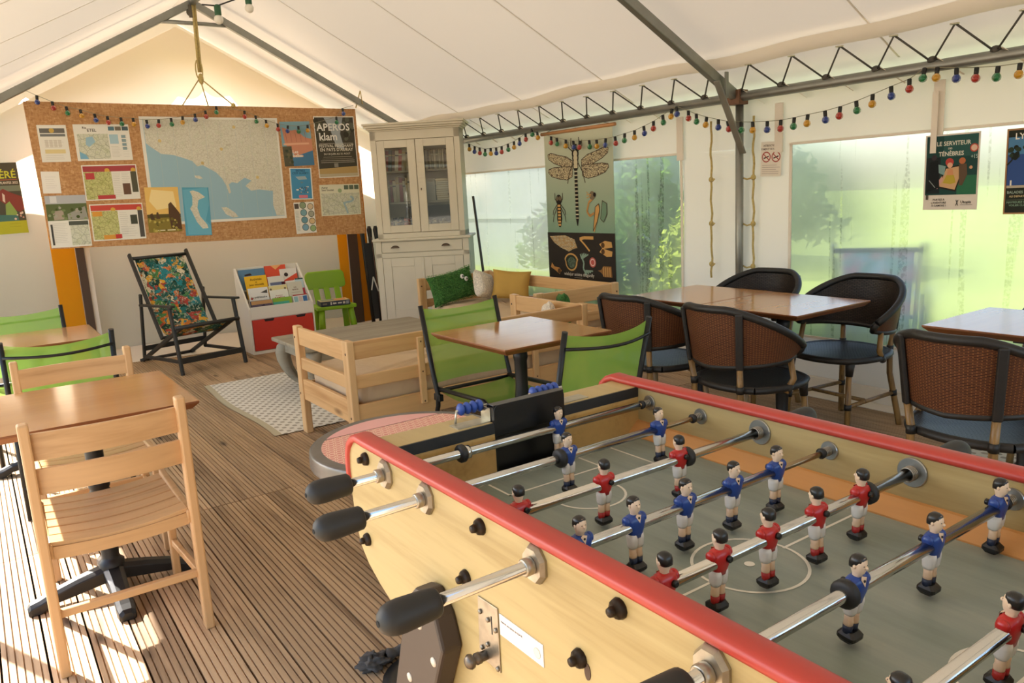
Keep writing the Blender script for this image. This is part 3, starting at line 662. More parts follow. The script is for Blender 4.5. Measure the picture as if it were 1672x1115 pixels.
def veins():
    m, tt, b, o = newmat('wing_veins'); vo = tt.nodes.new('ShaderNodeTexVoronoi'); vo.feature = 'DISTANCE_TO_EDGE'; vo.inputs['Scale'].default_value = 62; tt.links.new(coords(tt), vo.inputs['Vector'])
    tt.links.new(ramp(tt, vo.outputs['Distance'], [(.06, '#5a4a38'), (.14, '#c9bd98')]), b.inputs['Base Color']); b.inputs['Roughness'].default_value = .7; return m
vm = veins()
up_w = [(.43, .19), (.34, .16), (.22, .145), (.10, .125), (.05, .135), (.06, .165), (.14, .195), (.28, .225), (.43, .225)]
lo_w = [(.43, .225), (.30, .225), (.14, .225), (.06, .235), (.05, .255), (.10, .285), (.22, .305), (.34, .315), (.42, .295)]
for wg in (up_w, lo_w):
    wing(0, 0, wg, vm); wing(0, 0, [(.96 - x + .03, y - .012 * (.5 - x)) for x, y in wg], vm)
for s_ in (-1, 1):
    for P in ([(.0, .15), (-.10, .10), (-.10, .06)], [(.0, .14), (-.06, .085), (-.055, .04)], [(-.02, .19), (-.10, .27), (-.13, .34)]): E_.append(('l', [(.475 - s_ * dx, y) for dx, y in P], .011, INK))
E_ += [('c', .475, .115, .048, DK), ('c', .445, .108, .026, '#8f9a86'), ('c', .505, .108, .026, '#8f9a86')]
E_ += [('c', .475, .145 + .028 * i, .052 - .004 * i, DK) for i in range(4)] + [('c', .475, .145 + .028 * i, .030, PALE) for i in range(4)]
for i in range(13): E_.append(('r', .452, .24 + .026 * i, .498, .258 + .026 * i, DK)); E_.append(('r', .456, .258 + .026 * i, .494, .266 + .026 * i, PALE))
E_ += [('p', [(.452, .575), (.498, .575), (.48, .625), (.47, .625)], DK), ('c', .20, .445, .048, DK), ('c', .178, .437, .022, '#6b5e4a'), ('c', .222, .437, .022, '#6b5e4a')]
E_ += [('p', [(.172, .47), (.228, .47), (.24, .58), (.215, .635), (.19, .635), (.162, .58)], DK)] + [('r', .178, .48 + .022 * i, .222, .494 + .022 * i, OCH) for i in range(7)]
for s_ in (-1, 1):
    for P in ([(.03, .46), (.06, .44), (.06, .40)], [(.03, .48), (.09, .52), (.10, .55)], [(.03, .50), (.09, .56), (.10, .60)]): E_.append(('l', [(.20 + s_ * dx, y) for dx, y in P], .008, INK))
E_ += [('p', [(.74, .50), (.79, .48), (.80, .52), (.76, .60), (.72, .665), (.70, .66), (.72, .58)], OCH), ('l', [(.74, .50), (.72, .58), (.70, .66), (.76, .60), (.80, .52), (.79, .48), (.74, .50)], .008, INK), ('l', [(.72, .44), (.65, .47), (.62, .53), (.66, .56), (.72, .54)], .022, '#b98a52'), ('c', .70, .425, .04, '#7a6d58'), ('c', .735, .42, .02, DK), ('p', [(.84, .46), (.90, .48), (.90, .55), (.85, .60), (.81, .58)], '#6d8a72'), ('l', [(.84, .46), (.90, .48), (.90, .55), (.85, .60), (.81, .58), (.84, .46)], .007, INK), ('l', [(.62, .42), (.69, .42)], .008, OCH), ('l', [(.62, .40), (.68, .43), (.62, .44)], .006, OCH)]
B0 = .672
def bY(v): return B0 + (1 - B0) * v
E_ += [('r', 0, B0, 1, 1, '#2f2a25')]
wingd = [(.03, bY(.08)), (.28, bY(.06)), (.42, bY(.14)), (.46, bY(.32)), (.40, bY(.34)), (.33, bY(.40)), (.20, bY(.32)), (.10, bY(.22))]
def cells():
    m, tt, b, o = newmat('wing_cells'); br = tt.nodes.new('ShaderNodeTexBrick'); br.inputs['Scale'].default_value = 22; tt.links.new(coords(tt), br.inputs['Vector'])
    br.inputs['Color1'].default_value = lin('#cfc3a0'); br.inputs['Color2'].default_value = lin('#c79a5c'); br.inputs['Mortar'].default_value = lin('#3a332b'); br.inputs['Mortar Size'].default_value = .03
    tt.links.new(br.outputs[0], b.inputs['Base Color']); return m
def drop():
    return [(.36 + .10 * math.cos(a) * (1.1 if math.sin(a) < 0 else .92), bY(.62 + .19 * math.sin(a))) for a in (2 * math.pi * i / 20 for i in range(20))]
dots = MATS.get('eye_cells') or mat('eye_cells', '#4a5a48', .7, 0, .9, 60)
E_ += [('p', wingd, cells()), ('l', [(.50, bY(.13)), (.56, bY(.10)), (.70, bY(.10))], .03, OCH), ('l', [(.50, bY(.13)), (.57, bY(.24)), (.64, bY(.37))], .018, OCH),
       ('p', [(.78, bY(.22)), (.86, bY(.15)), (.95, bY(.17)), (.96, bY(.28)), (.84, bY(.31)), (.96, bY(.36)), (.95, bY(.46)), (.88, bY(.47)), (.78, bY(.38)), (.82, bY(.30))], OCH), ('c', .83, bY(.24), .025, '#5a4028'), ('c', .83, bY(.37), .025, '#5a4028'),
       ('p', drop(), OCH), ('p', [(.345 + (x - .345) * .82, bY(.62) + (y - bY(.62)) * .82) for x, y in drop()], '#2c3328'), ('p', [(.36 + (x - .35) * .6, bY(.63) + (y - bY(.62)) * .6) for x, y in drop()], dots),
       ('p', [(.05, bY(.66)), (.09, bY(.74)), (.17, bY(.76)), (.20, bY(.82)), (.17, bY(.90)), (.10, bY(.82)), (.03, bY(.76))], '#b98348'), ('c', .165, bY(.83), .025, '#5a4028'),
       ('l', [(.52, bY(.50)), (.55, bY(.62)), (.54, bY(.74)), (.58, bY(.86))], .02, '#8aa08c')]
for q in range(5): E_ += [('l', [(.52, bY(.54)), (.50 + .03 * q, bY(.44 - .012 * (2 - abs(q - 2))))], .014, '#8aa08c'), ('l', [(.57, bY(.78)), (.56 + .03 * q, bY(.90 - .03 * q))], .014, '#8aa08c')]
E_ += [('c', .68, bY(.60), .048, '#b5564c'), ('c', .68, bY(.60), .036, '#d9b9ae'), ('c', .68, bY(.60), .026, '#b5564c'),
       ('p', [(.75, bY(.76)), (.80, bY(.74)), (.83, bY(.66)), (.94, bY(.66)), (.95, bY(.88)), (.84, bY(.88)), (.80, bY(.80))], '#8a6238')] + [('l', [(.83 + .03 * i, bY(.68)), (.83 + .03 * i, bY(.87))], .012, OCH) for i in range(4)]
E_ += [('t', .47, bY(.905), .022, 'wielojur anisina dragonfly', 'C', .46, '#c9bfae'), ('l', [(.40, bY(.945)), (.52, bY(.945))], .004, '#9d9484')]
Mc = M_axes((0, Wd / 2, chart_top), (0, -1, 0), (0, 0, 1), (-1, 0, 0))
o = sheet('chart_sheet', '', 'x', Wd, Hd, sage, E_, Mc); o.parent = t
untag(o)
o.matrix_local = Mc
for s_ in (.44, -.44): G().tube([(0, s_, chart_top + .02), (.01, s_ * .45, ZE + .0), (.01, s_ * .35, ZE + .03)], .0025, 6).build('hanging_cord', cordm, t)
G().tube([(0, .46, chart_top - Hd), (0, -.46, chart_top - Hd)], .009, 8).build('rod', rodw, t)

XPO = XR - .05
W, H, M = quad_on_X((1512, 222), (1602, 214), (1505, 343), XPO)
E2 = [('r', .03, .02, .97, .80, '#20423f'), ('r', .35, .02, .97, .3, '#2c5450'), ('r', .04, .3, .3, .78, '#1d2529'), ('r', .62, .55, .97, .80, '#2f6a4d'),
      ('t', .22, .15, .055, 'LE SERVITEUR', 'L', .62, '#d9d6c8'), ('t', .47, .20, .022, 'DES', 'C', None, '#d9d6c8'), ('t', .26, .285, .055, 'TÉNÈBRES', 'L', .46, '#d9d6c8'),
      ('c', .90, .20, .075, '#b8473c'), ('c', .90, .20, .055, '#d8b9a4'), ('t', .91, .335, .05, '+15', 'C', .12, '#9fb5ac'),
      ('p', [(.38, .44), (.76, .40), (.60, .76), (.26, .70)], '#2a211d'), ('p', [(.41, .455), (.73, .42), (.585, .735), (.295, .685)], '#c7a077'), ('p', [(.2, .38), (.40, .42), (.38, .54), (.26, .5)], '#7d9c9c'), ('p', [(.2, .68), (.34, .55), (.36, .60), (.26, .72)], '#c99a90'),
      ('c', .47, .37, .075, '#b8453f'), ('c', .48, .41, .05, '#d9a98c'), ('p', [(.44, .46), (.53, .46), (.55, .54), (.43, .54)], '#c98d66'), ('p', [(.42, .54), (.56, .54), (.60, .64), (.50, .66), (.36, .64)], '#b5a03c'), ('c', .70, .36, .06, '#b06a44'), ('p', [(.64, .40), (.78, .40), (.80, .54), (.72, .68), (.66, .68)], '#5d4a3a'), ('c', .86, .45, .03, '#c79a78'),
      ('c', .18, .30, .05, '#3a3338'), ('p', [(.10, .36), (.26, .34), (.30, .7), (.06, .76)], '#15191c'), ('l', [(.10, .60), (.22, .70)], .012, '#8f9a9c'), ('r', .05, .80, .1, .86, '#5a5148'),
      ('t', .30, .875, .025, 'PARTEZ À', 'C', .34, '#2c2a28'), ('t', .30, .915, .025, "L'AVENTURE", 'C', .36, '#2c2a28'), ('t', .30, .955, .025, 'À CAMORS !', 'C', .34, '#2c2a28'), ('t', .80, .915, .035, 'Utopia', 'C', .24, '#2c2a28'), ('l', [(.62, .87), (.66, .945)], .012, '#2c2a28'), ('l', [(.66, .87), (.62, .945)], .012, '#2c2a28'), ('l', [(.70, .935), (.92, .935)], .006, '#2c2a28')]
sheet('fantasy_game_poster', 'dark teal fantasy game poster with white foot, taped to the window', 'poster', W, H, '#d9d0c6', E2, M)
g = G(); p = onX(1524, 238, XPO - .003); g.bx(p.x - .004, p.x, p.y - .016, p.y + .016, p.z - .04, 1.80); o = g.build('canvas_strap', pvc); tag(o, 'pale canvas strap hanging over the top of the teal poster', 'strap')
W, H, M = quad_on_X((1645, 211), (1740, 202), (1637, 350), XPO)
E3 = [('r', .03, .02, .97, .98, '#262b25'), ('r', .04, .10, .96, .68, '#34508a'), ('r', .04, .10, .96, .3, '#4f7fa8'), ('r', .04, .66, .96, .69, '#b3a894'), ('r', .10, .60, .13, .66, '#e0ddd4'),
      ('t', .16, .125, .07, 'LYS NOIR', 'L', .7, '#e6e2d8'), ('l', [(.03, .42), (.12, .36), (.1, .28)], .03, '#20251f'), ('t', .06, .755, .03, 'BALADES SUR LE GOLFE', 'L', .8, '#9fb0a0'), ('t', .1, .80, .022, 'AU DEPART DU PORT', 'L', .7, '#cdb98a'), ('l', [(.05, .83), (.95, .83)], .006, '#6f7a66'), ('t', .06, .87, .025, 'NAVIGUEZ SUR UN', 'L', .8, '#7f9a84'), ('t', .1, .905, .022, 'VOILIER CLASSIQUE', 'L', .8, '#7f9a84')] + blobs(.05, .2, .34, .34, 14, ['#20251f', '#2c3a2c'], (.02, .06))
sheet('sailing_poster', 'sailing trip poster with a deep blue bay under pine branches', 'poster', W, H, '#a9805c', E3, M)
W, H, M = quad_on_X((1243, 232), (1277, 230), (1246, 288), XR - .03)
no = [('t', .5, .14, .055, 'INTERDICTION DE', 'C', .74, '#5a4a42'), ('t', .5, .24, .055, 'FUMER ET DE VAPOTER', 'C', .95, '#5a4a42')]
for cx in (.27, .74): no += [('c', cx, .44, .215, '#a34a42'), ('c', cx, .44, .17, '#e2d8cc'), ('l', [(cx - .12, .48), (cx + .12, .42)], .05, '#4a3f3a'), ('l', [(cx - .14, .35), (cx + .14, .53)], .04, '#a34a42')]
no += lines(.08, .95, .68, .92, 5, '#b7aca4', .02)
sheet('no_smoking_sign', 'white no smoking and no vaping notice with two red circles', 'sign', W, H, '#e2dacd', no, M)

# ------------------------------------------------------------------ coloured string lights
socket_m = mat('bulb_socket', '#1d1d1a', .6)
bulb_cols = {'r': '#b23326', 'g': '#1f7a45', 'y': '#d39a1e', 'b': '#27408f'}
def bulb_mat(k):
    n = 'bulb_' + k
    if n in MATS: return MATS[n]
    m = mat(n, bulb_cols[k], .25); m.node_tree.nodes['Principled BSDF'].inputs['Transmission Weight'].default_value = .25; return m
bulb_me = {}
for k in 'rgyb':
    bulb_me[k] = G().lathe([(.008, -.030), (.012, -.034), (.019, -.043), (.0215, -.053), (.019, -.064), (.011, -.072), (.002, -.0745)], 12).mesh('bulb', bulb_mat(k))
sock_me = G().lathe([(.006, .002), (.0115, 0), (.0115, -.028), (.010, -.034)], 10).mesh('socket', socket_m)
def light_string(name, label, wire, bulbs, wire_m):
    t = thing(name, label, 'string lights', tuple(wire[0]))
    o0 = V(wire[0]); G().tube([V(p) - o0 for p in wire], .0022, 5).build('wire', wire_m, t)
    for p, k, tilt in bulbs:
        b = bpy.data.objects.new('bulb', bulb_me[k]); COL.objects.link(b); b.parent = t; b.location = V(p) - o0; b.rotation_euler = (random.uniform(-.15, .15) + tilt, random.uniform(-.12, .12), 0)
        s_ = bpy.data.objects.new('socket', sock_me); COL.objects.link(s_); s_.parent = b
wirem = mat('light_wire', '#8f8a72', .6)
bR = [(766, 236, 'y'), (775, 240, 'b'), (783, 242, 'r'), (792, 244, 'g'), (801, 243, 'y'), (810, 242, 'b'), (819, 240, 'r'), (829, 236, 'g'), (839, 232, 'y'), (848, 226, 'b'), (858, 219, 'r'), (868, 211, 'g'), (877, 216, 'y'), (900, 224, 'r'), (909, 226, 'g'), (924, 229, 'y'), (936, 231, 'b'), (947, 231, 'r'), (962, 230, 'g'), (974, 229, 'y'), (989, 227, 'b'), (1004, 224, 'r'), (1020, 219, 'g'), (1036, 214, 'y'), (1051, 207, 'b'), (1067, 199, 'r'), (1082, 189, 'g'), (1097, 179, 'y'), (1105, 175, 'b'), (1124, 182, 'r'), (1137, 187, 'g'), (1154, 192, 'y'), (1173, 196, 'b'), (1188, 199, 'r'), (1210, 200, 'g'), (1229, 200, 'y'), (1253, 199, 'b'), (1275, 197, 'r'), (1297, 193, 'g'), (1319, 188, 'y'), (1347, 182, 'b'), (1372, 175, 'r'), (1398, 166, 'g'), (1425, 155, 'y'), (1455, 142, 'b'), (1485, 130, 'r'), (1510, 112, 'g'), (1531, 111, 'y'), (1562, 112, 'b'), (1595, 111, 'r'), (1630, 109, 'g'), (1666, 104, 'y')]
pts = [onX(x, y - 1, 4.325) for x, y, k in bR]
light_string('string_lights', 'string of small coloured bulbs looped under the eave above the windows', [onX(752, 228, 4.325)] + pts + [onX(1690, 101, 4.325)], [(p, k, 0) for p, (x, y, k) in zip(pts, bR)], wirem)
bG = [(60, 157, 'b'), (85, 167, 'r'), (108, 175, 'g'), (131, 180, 'y'), (154, 187, 'b'), (175, 191, 'r'), (197, 193, 'g'), (217, 194, 'y'), (239, 197, 'b'), (259, 196, 'r'), (279, 194, 'g'), (298, 191, 'y'), (318, 187, 'b'), (335, 182, 'r'), (353, 175, 'g'), (399, 182, 'r'), (417, 190, 'g'), (434, 197, 'y'), (453, 203, 'r'), (470, 206, 'b'), (487, 207, 'g'), (502, 205, 'y'), (549, 192, 'g'), (559, 178, 'b')]
pts = [onY(x, y - 1, 7.745) for x, y, k in bG]
light_string('string_lights', 'string of small coloured bulbs draped across the chipboard', [onY(24, 140, 7.745)] + pts + [onY(577, 172, 7.745)], [(p, k, 0) for p, (x, y, k) in zip(pts, bG)], wirem)
t = thing('festoon_lights', 'white festoon bulbs in green sockets hanging from the ridge', 'string lights', (XM, 6.5, 0))
gsock = G().lathe([(.012, .01), (.026, 0), (.026, -.065), (.02, -.075)], 12).mesh('socket', mat('green_socket', '#2d5a3c', .5))
wb = G().ball((0, 0, -.10), .036, 12).mesh('bulb', mat('white_bulb', '#efe9dc', .3))
fw = []
for x, y in ((330, 12), (355, 14), (405, -4), (450, -40)):
    p = onY(x, y, 6.5); q = (p.x - XM, 0, p.z + .02); fw.append(q)
G().tube(fw, .006, 6).build('wire', mat('black_cable', '#22211f', .6), t)
for q in fw[1:3]:
    o = bpy.data.objects.new('bulb', wb); COL.objects.link(o); o.parent = t; o.location = q
    s_ = bpy.data.objects.new('socket', gsock); COL.objects.link(s_); s_.parent = o

# ------------------------------------------------------------------ table football
ft = thing('football_table', 'pale wood table football game with red rims, blue and red players', 'football table', (0, 0, 0))
XN, XI, XF, XO = .611, .637, 1.329, 1.358
ZR, ZF, YC = .866, .782, .779
YE = 1.398; YEn = 2 * YC - YE
ft.location = (0, 0, 0)
beech = wood('beech_laminate', '#b39c69', '#a08753', 1, 16, .45)
beech_in = wood('inner_ply', '#c9a566', '#b08a4e', 1, 13, .45)
cush = wood('cushion_wood', '#c98f52', '#a9713a', 1, 12, .4)
red_rim = mat('red_rim', '#b0392e', .42, 0, .06, 5)
chrome = mat('chrome_rod', '#c9c9c6', .16, 1.0)
nickel = mat('nickel_plate', '#aaa294', .36, .95, .25, 40)
black = mat('black_rubber', '#1f1e1c', .55)
dark_leg = mat('dark_leg', '#3d3129', .5)
# side panels: the ends sweep inwards below
half = [(1.470, .905), (1.515, .893), (1.540, .868), (1.550, .83), (1.549, .79), (1.547, .75), (1.540, .70), (1.524, .655), (1.49, .622), (1.44, .595), (1.388, .574), (1.30, .53), (1.22, .495), (1.12, .47)]
prof = half + [(2 * YC - y, z) for y, z in reversed(half)]
Mp = M_axes((0, 0, 0), (0, 1, 0), (0, 0, 1), (1, 0, 0))
for nm, a, b, m in (('side_panel', XN, XI, beech), ('side_panel', XF, XO, beech)):
    part(ft, nm, m, lambda g: g.prism(prof, a, b, Mp), .002)
# rims: rounded red bumper swept over the panel edge
path = [(1.5535, .795), (1.5545, .83), (1.550, .862), (1.538, .886), (1.519, .901), (1.493, .910), (1.46, .9085)]
path = path + [(1.2, .9085), (.9, .9085)] + [(YC, .9085)]
path = path + [(2 * YC - y, z) for y, z in reversed(path[:-1])]
def rim(g, xc):
    rings = []
    for k, (y, z) in enumerate(path):
        a = V((0, *path[max(k - 1, 0)])); b = V((0, *path[min(k + 1, len(path) - 1)])); d = (b - a).normalized(); nrm = V((0, -d.z, d.y)) * -1
        if nrm.z < 0 and abs(nrm.z) > .2: nrm = -nrm
        if abs(nrm.z) <= .2: nrm = V((0, 1 if y > YC else -1, 0)) if nrm.y * (y - YC) < 0 else nrm
        hw = .0195 + .002 * min(1, k / 5, (len(path) - 1 - k) / 5)
        sec = [(-hw * .9, -.0105), (-hw, -.006), (-hw, -.001), (-hw * .88, .0035), (-hw * .6, .0062), (0, .0072), (hw * .6, .0062), (hw * .88, .0035), (hw, -.001), (hw, -.006), (hw * .9, -.0105)]
        rings.append([V((xc + u, y, z)) + nrm * v for u, v in sec])
    g.loft(rings, 0, True, True)
for xc in ((XN + XI) / 2, (XF + XO) / 2): part(ft, 'rim', red_rim, lambda g: rim(g, xc))
def field_mat():
    m, t, b, o = newmat('green_grey_field'); f = noise(t, coords(t, (1, .12, 1), rot=(0, 0, R(62))), 14, 5, .65)
    t.links.new(ramp(t, f, [(.3, '#788479'), (.5, '#88938a'), (.7, '#989f94')]), b.inputs['Base Color']); b.inputs['Roughness'].default_value = .42; return m
field = part(ft, 'playing_field', field_mat(), lambda g: g.bx(XI, XF, YEn, YE, ZF - .02, ZF))
white = mat('line_white', '#e2dfd2', .5)
def marking(name, fn):
    g = G(); z = ZF + .0006; lw = .0026
    def ln(x0, y0, x1, y1):
        a, b = V((x0, y0, z)), V((x1, y1, z)); d = (b - a).normalized(); n_ = V((-d.y, d.x, 0)) * lw; g.add([a - n_ - d * lw, b - n_ + d * lw, b + n_ + d * lw, a + n_ - d * lw], [(0, 1, 2, 3)])
    def ring(cx, cy, r, a0=0, a1=360, n=40):
        P = [(cx + k * math.cos(R(a0 + (a1 - a0) * q / n)), cy + k * math.sin(R(a0 + (a1 - a0) * q / n)), z + .0001) for q in range(n + 1) for k in (r - lw, r + lw)]
        g.add(P, [(2 * q, 2 * q + 1, 2 * q + 3, 2 * q + 2) for q in range(n)])
    fn(g, ln, ring); return g.build(name, white, field)
xm = .967; YC2 = .766
marking('half_line', lambda g, ln, ring: ln(XI + .03, YC2, xm - .09, YC2)); marking('half_line', lambda g, ln, ring: ln(xm + .09, YC2, XF - .04, YC2))
marking('center_circle', lambda g, ln, ring: ring(xm, YC2, .092)); marking('center_spot', lambda g, ln, ring: g.lathe([(.0085, ZF + .0005), (.0085, ZF + .0009)], 18, 0, Matrix.Translation((xm, YC2, 0))))
for s_ in (1, -1):
    e = YE - .012 if s_ > 0 else 2 * YC2 - YE + .012
    for hw, dp in ((.125, .115), (.225, .218)): marking('penalty_box', lambda g, ln, ring: (ln(xm - hw, e, xm - hw, e - s_ * dp), ln(xm + hw, e, xm + hw, e - s_ * dp), ln(xm - hw, e - s_ * dp, xm + hw, e - s_ * dp)))
    marking('penalty_arc', lambda g, ln, ring: ring(xm, e - s_ * .218, .075, 180 if s_ > 0 else 0, 360 if s_ > 0 else 180, 20))
for x0, x1 in ((XF - .036, XF), (XI, XI + .03)):                      # sloping side cushions
    P = [(XF, ZF), (XF, ZF + .032), (XF - .006, ZF + .030), (XF - .036, ZF + .003), (XF - .036, ZF)] if x0 > 1 else [(XI, ZF), (XI + .03, ZF), (XI + .03, ZF + .003), (XI + .006, ZF + .030), (XI, ZF + .032)]
    part(ft, 'cushion', cush, lambda g: g.prism(P, -YE, -YEn, M_axes((0, 0, 0), (1, 0, 0), (0, 0, 1), (0, -1, 0))))
for e, s_ in ((YE, 1), (YEn, -1)):
    gx0, gx1 = .895, 1.092
    for a, b in ((XI, gx0), (gx1, XF)): part(ft, 'end_wall', beech_in, lambda g: g.bx(a, b, min(e, e + s_ * .045), max(e, e + s_ * .045), ZF - .02, .874))
    for a, b in ((XI, gx0), (gx1, XF)):
        part(ft, 'end_shelf', beech, lambda g: g.bx(a, b, min(e + s_ * .004, e + s_ * .09), max(e + s_ * .004, e + s_ * .09), .876, .899), .001)
        part(ft, 'black_strip', black, lambda g: g.bx(a, b, min(e - s_ * .001, e + s_ * .003), max(e - s_ * .001, e + s_ * .003), .874, .8985))
    def gbox(g, s_=s_, e=e):
        y0, y1 = (e, e + .024) if s_ > 0 else (e - .024, e)
        g.bx(gx0, gx0 + .006, y0, y1, ZF - .06, .936); g.bx(gx1 - .006, gx1, y0, y1, ZF - .06, .936)
        yb = y1 if s_ > 0 else y0; g.bx(gx0, gx1, yb - .004, yb + .004, ZF - .06, .936)
        yf = y0 if s_ > 0 else y1; P = [(gx0, .868), (gx1, .868)] + [(gx1, .925)] + arc(gx1 - .012, .926, .012, 0, 90, 4) + arc(gx0 + .012, .926, .012, 90, 180, 4)
        g.prism(P, -yf - .002, -yf + .002, M_axes((0, 0, 0), (1, 0, 0), (0, 0, 1), (0, -1, 0))); g.bx(gx0, gx1, y0, y1, .932, .938)
    part(ft, 'goal_box', mat('goal_black', '#171614', .3), gbox, .001)
    for a, b in ((gx0 - .085, gx0), (gx1, gx1 + .085)):
        part(ft, 'metal_plate', mat('worn_plate', '#b5b09e', .35, .8, .2, 30), lambda g: (g.bx(a, b, min(e + s_ * .012, e + s_ * .05), max(e + s_ * .012, e + s_ * .05), .899, .9012), g.bx(b - .002 if a < gx0 else a, b if a < gx0 else a + .002, min(e + s_ * .012, e + s_ * .05), max(e + s_ * .012, e + s_ * .05), .899, .93)))
    for xa, n in ((gx0 - .056, 4), (gx1 - .055, 5)):
        sc_ = part(ft, 'score_counter', mat('counter_wire', '#c9c4b4', .35, .7), lambda g: g.tube([(xa - .016, e + s_ * .046, .903), (xa - .012, e + s_ * .046, .93), (xa + .017 * n, e + s_ * .046, .93), (xa + .017 * n + .004, e + s_ * .046, .903)], .003, 8))
        for q in range(n): part(sc_, 'bead', mat('blue_bead', '#2c4b9b', .45), lambda g: g.ball((xa + .016 * q, e + s_ * .046, .932), (.0086, .014, .014), 10, 0, 8))
part(ft, 'cabinet_base', beech, lambda g: (g.bx(XI, XF, YEn - .05, YE + .05, .50, ZF - .02),), .001)
for y0, y1 in ((YE + .05, YE + .09), (YEn - .09, YEn - .05)): part(ft, 'end_panel', beech, lambda g: g.bx(XI, XF, y0, y1, .60, .875))
# raked legs with bevelled top, bolted to the panels
for sx, xa in ((-1, XN - .042), (1, XO)):
    for s_ in (1, -1):
        P = [(1.155, .712), (1.19, .705), (1.232, .665), (1.47, .02), (1.475, 0), (1.37, 0), (1.098, .62), (1.118, .675)]
        P = [(y if s_ > 0 else 2 * YC - y, z) for y, z in P]
        lg = part(ft, 'leg', dark_leg, lambda g: g.prism(P, xa, xa + .042, Mp), .006)
        for y, z in ((1.180, .637), (1.135, .585), (1.24, .50)):
            yy = y if s_ > 0 else 2 * YC - y; xo = xa if sx < 0 else xa + .042
            part(lg, 'bolt_cap', mat('cream_cap', '#d5c9b4', .5), lambda g: g.lathe([(.001, -.003), (.0085, -.002), (.0095, .002)], 14, 0, M_axes((xo, yy, z), (0, 1, 0), (0, 0, 1), (1, 0, 0)) if sx > 0 else M_axes((xo, yy, z), (0, 1, 0), (0, 0, 1), (1, 0, 0))))
# bolts through the near panel
bolt_me = G().lathe([(.0002, -.020), (.006, -.019), (.0075, -.013), (.006, -.010), (.0125, -.008), (.0145, -.002), (.0145, 0)], 12, 0, M_axes((0, 0, 0), (0, 1, 0), (0, 0, 1), (1, 0, 0))).mesh('bolt', mat('bronze_bolt', '#2e241b', .4, .6, .3, 60))
for y, z in ((1.452, .872), (1.480, .684), (1.012, .872), (1.070, .760), (.685, .872), (.769, .760), (.49, .76), (.36, .872)):
    o = bpy.data.objects.new('bolt', bolt_me); COL.objects.link(o); o.parent = ft; o.location = (XN, y, z)
# coin slot plate and label
cp = part(ft, 'coin_plate', nickel, lambda g: g.prism([(.975, .744), (1.034, .742), (1.040, .630), (.977, .628)], XN - .0025, XN, Mp), .0008)
part(cp, 'coin_slot', black, lambda g: g.bx(XN - .0032, XN - .0024, .9935, .9955, .690, .722))
for y, z in ((1.027, .717), (1.004, .712), (.982, .703), (1.010, .665), (1.028, .651), (.982, .634)):
    part(cp, 'screw', mat('screw_steel', '#8a8378', .35, .9), lambda g: g.ball((XN - .004, y, z), (.003, .0045, .0045), 8, 0, 6))
part(cp, 'coin_knob', mat('bronze_knob', '#6d6358', .38, .85, .2, 60), lambda g: g.lathe([(.0001, -.042), (.009, -.040), (.013, -.034), (.012, -.029), (.006, -.027), (.006, -.024), (.010, -.022), (.010, -.014), (.0085, -.012), (.0085, 0)], 14, 0, M_axes((XN, 1.020, .640), (0, 1, 0), (0, 0, 1), (1, 0, 0))))
o = sheet('price_label', '', 'x', .116, .037, '#e6e0da', [('t', .04, .36, .10, 'Insérer une pièce de 0,50 €', 'L', .66, '#6a5a54'), ('c', .87, .55, .075, '#b3ad9a'), ('c', .87, .55, .068, '#dcd8c2')], Matrix.Identity(4))
untag(o)
o.parent = ft; o.matrix_local = M_axes((XN - .0012, .972, .737), (0, -1, 0), (0, 0, 1), (-1, 0, 0)); o['label'] = 'white price label'

part(ft, 'coin_return', mat('brown_recess', '#4a3220', .6), lambda g: g.lathe([(.0085, -.0012), (.0085, 0)], 18, 0, M_axes((XN, 0.754, 0.746), (0, .75, 0), (0, 0, 1.5), (1, 0, 0))))
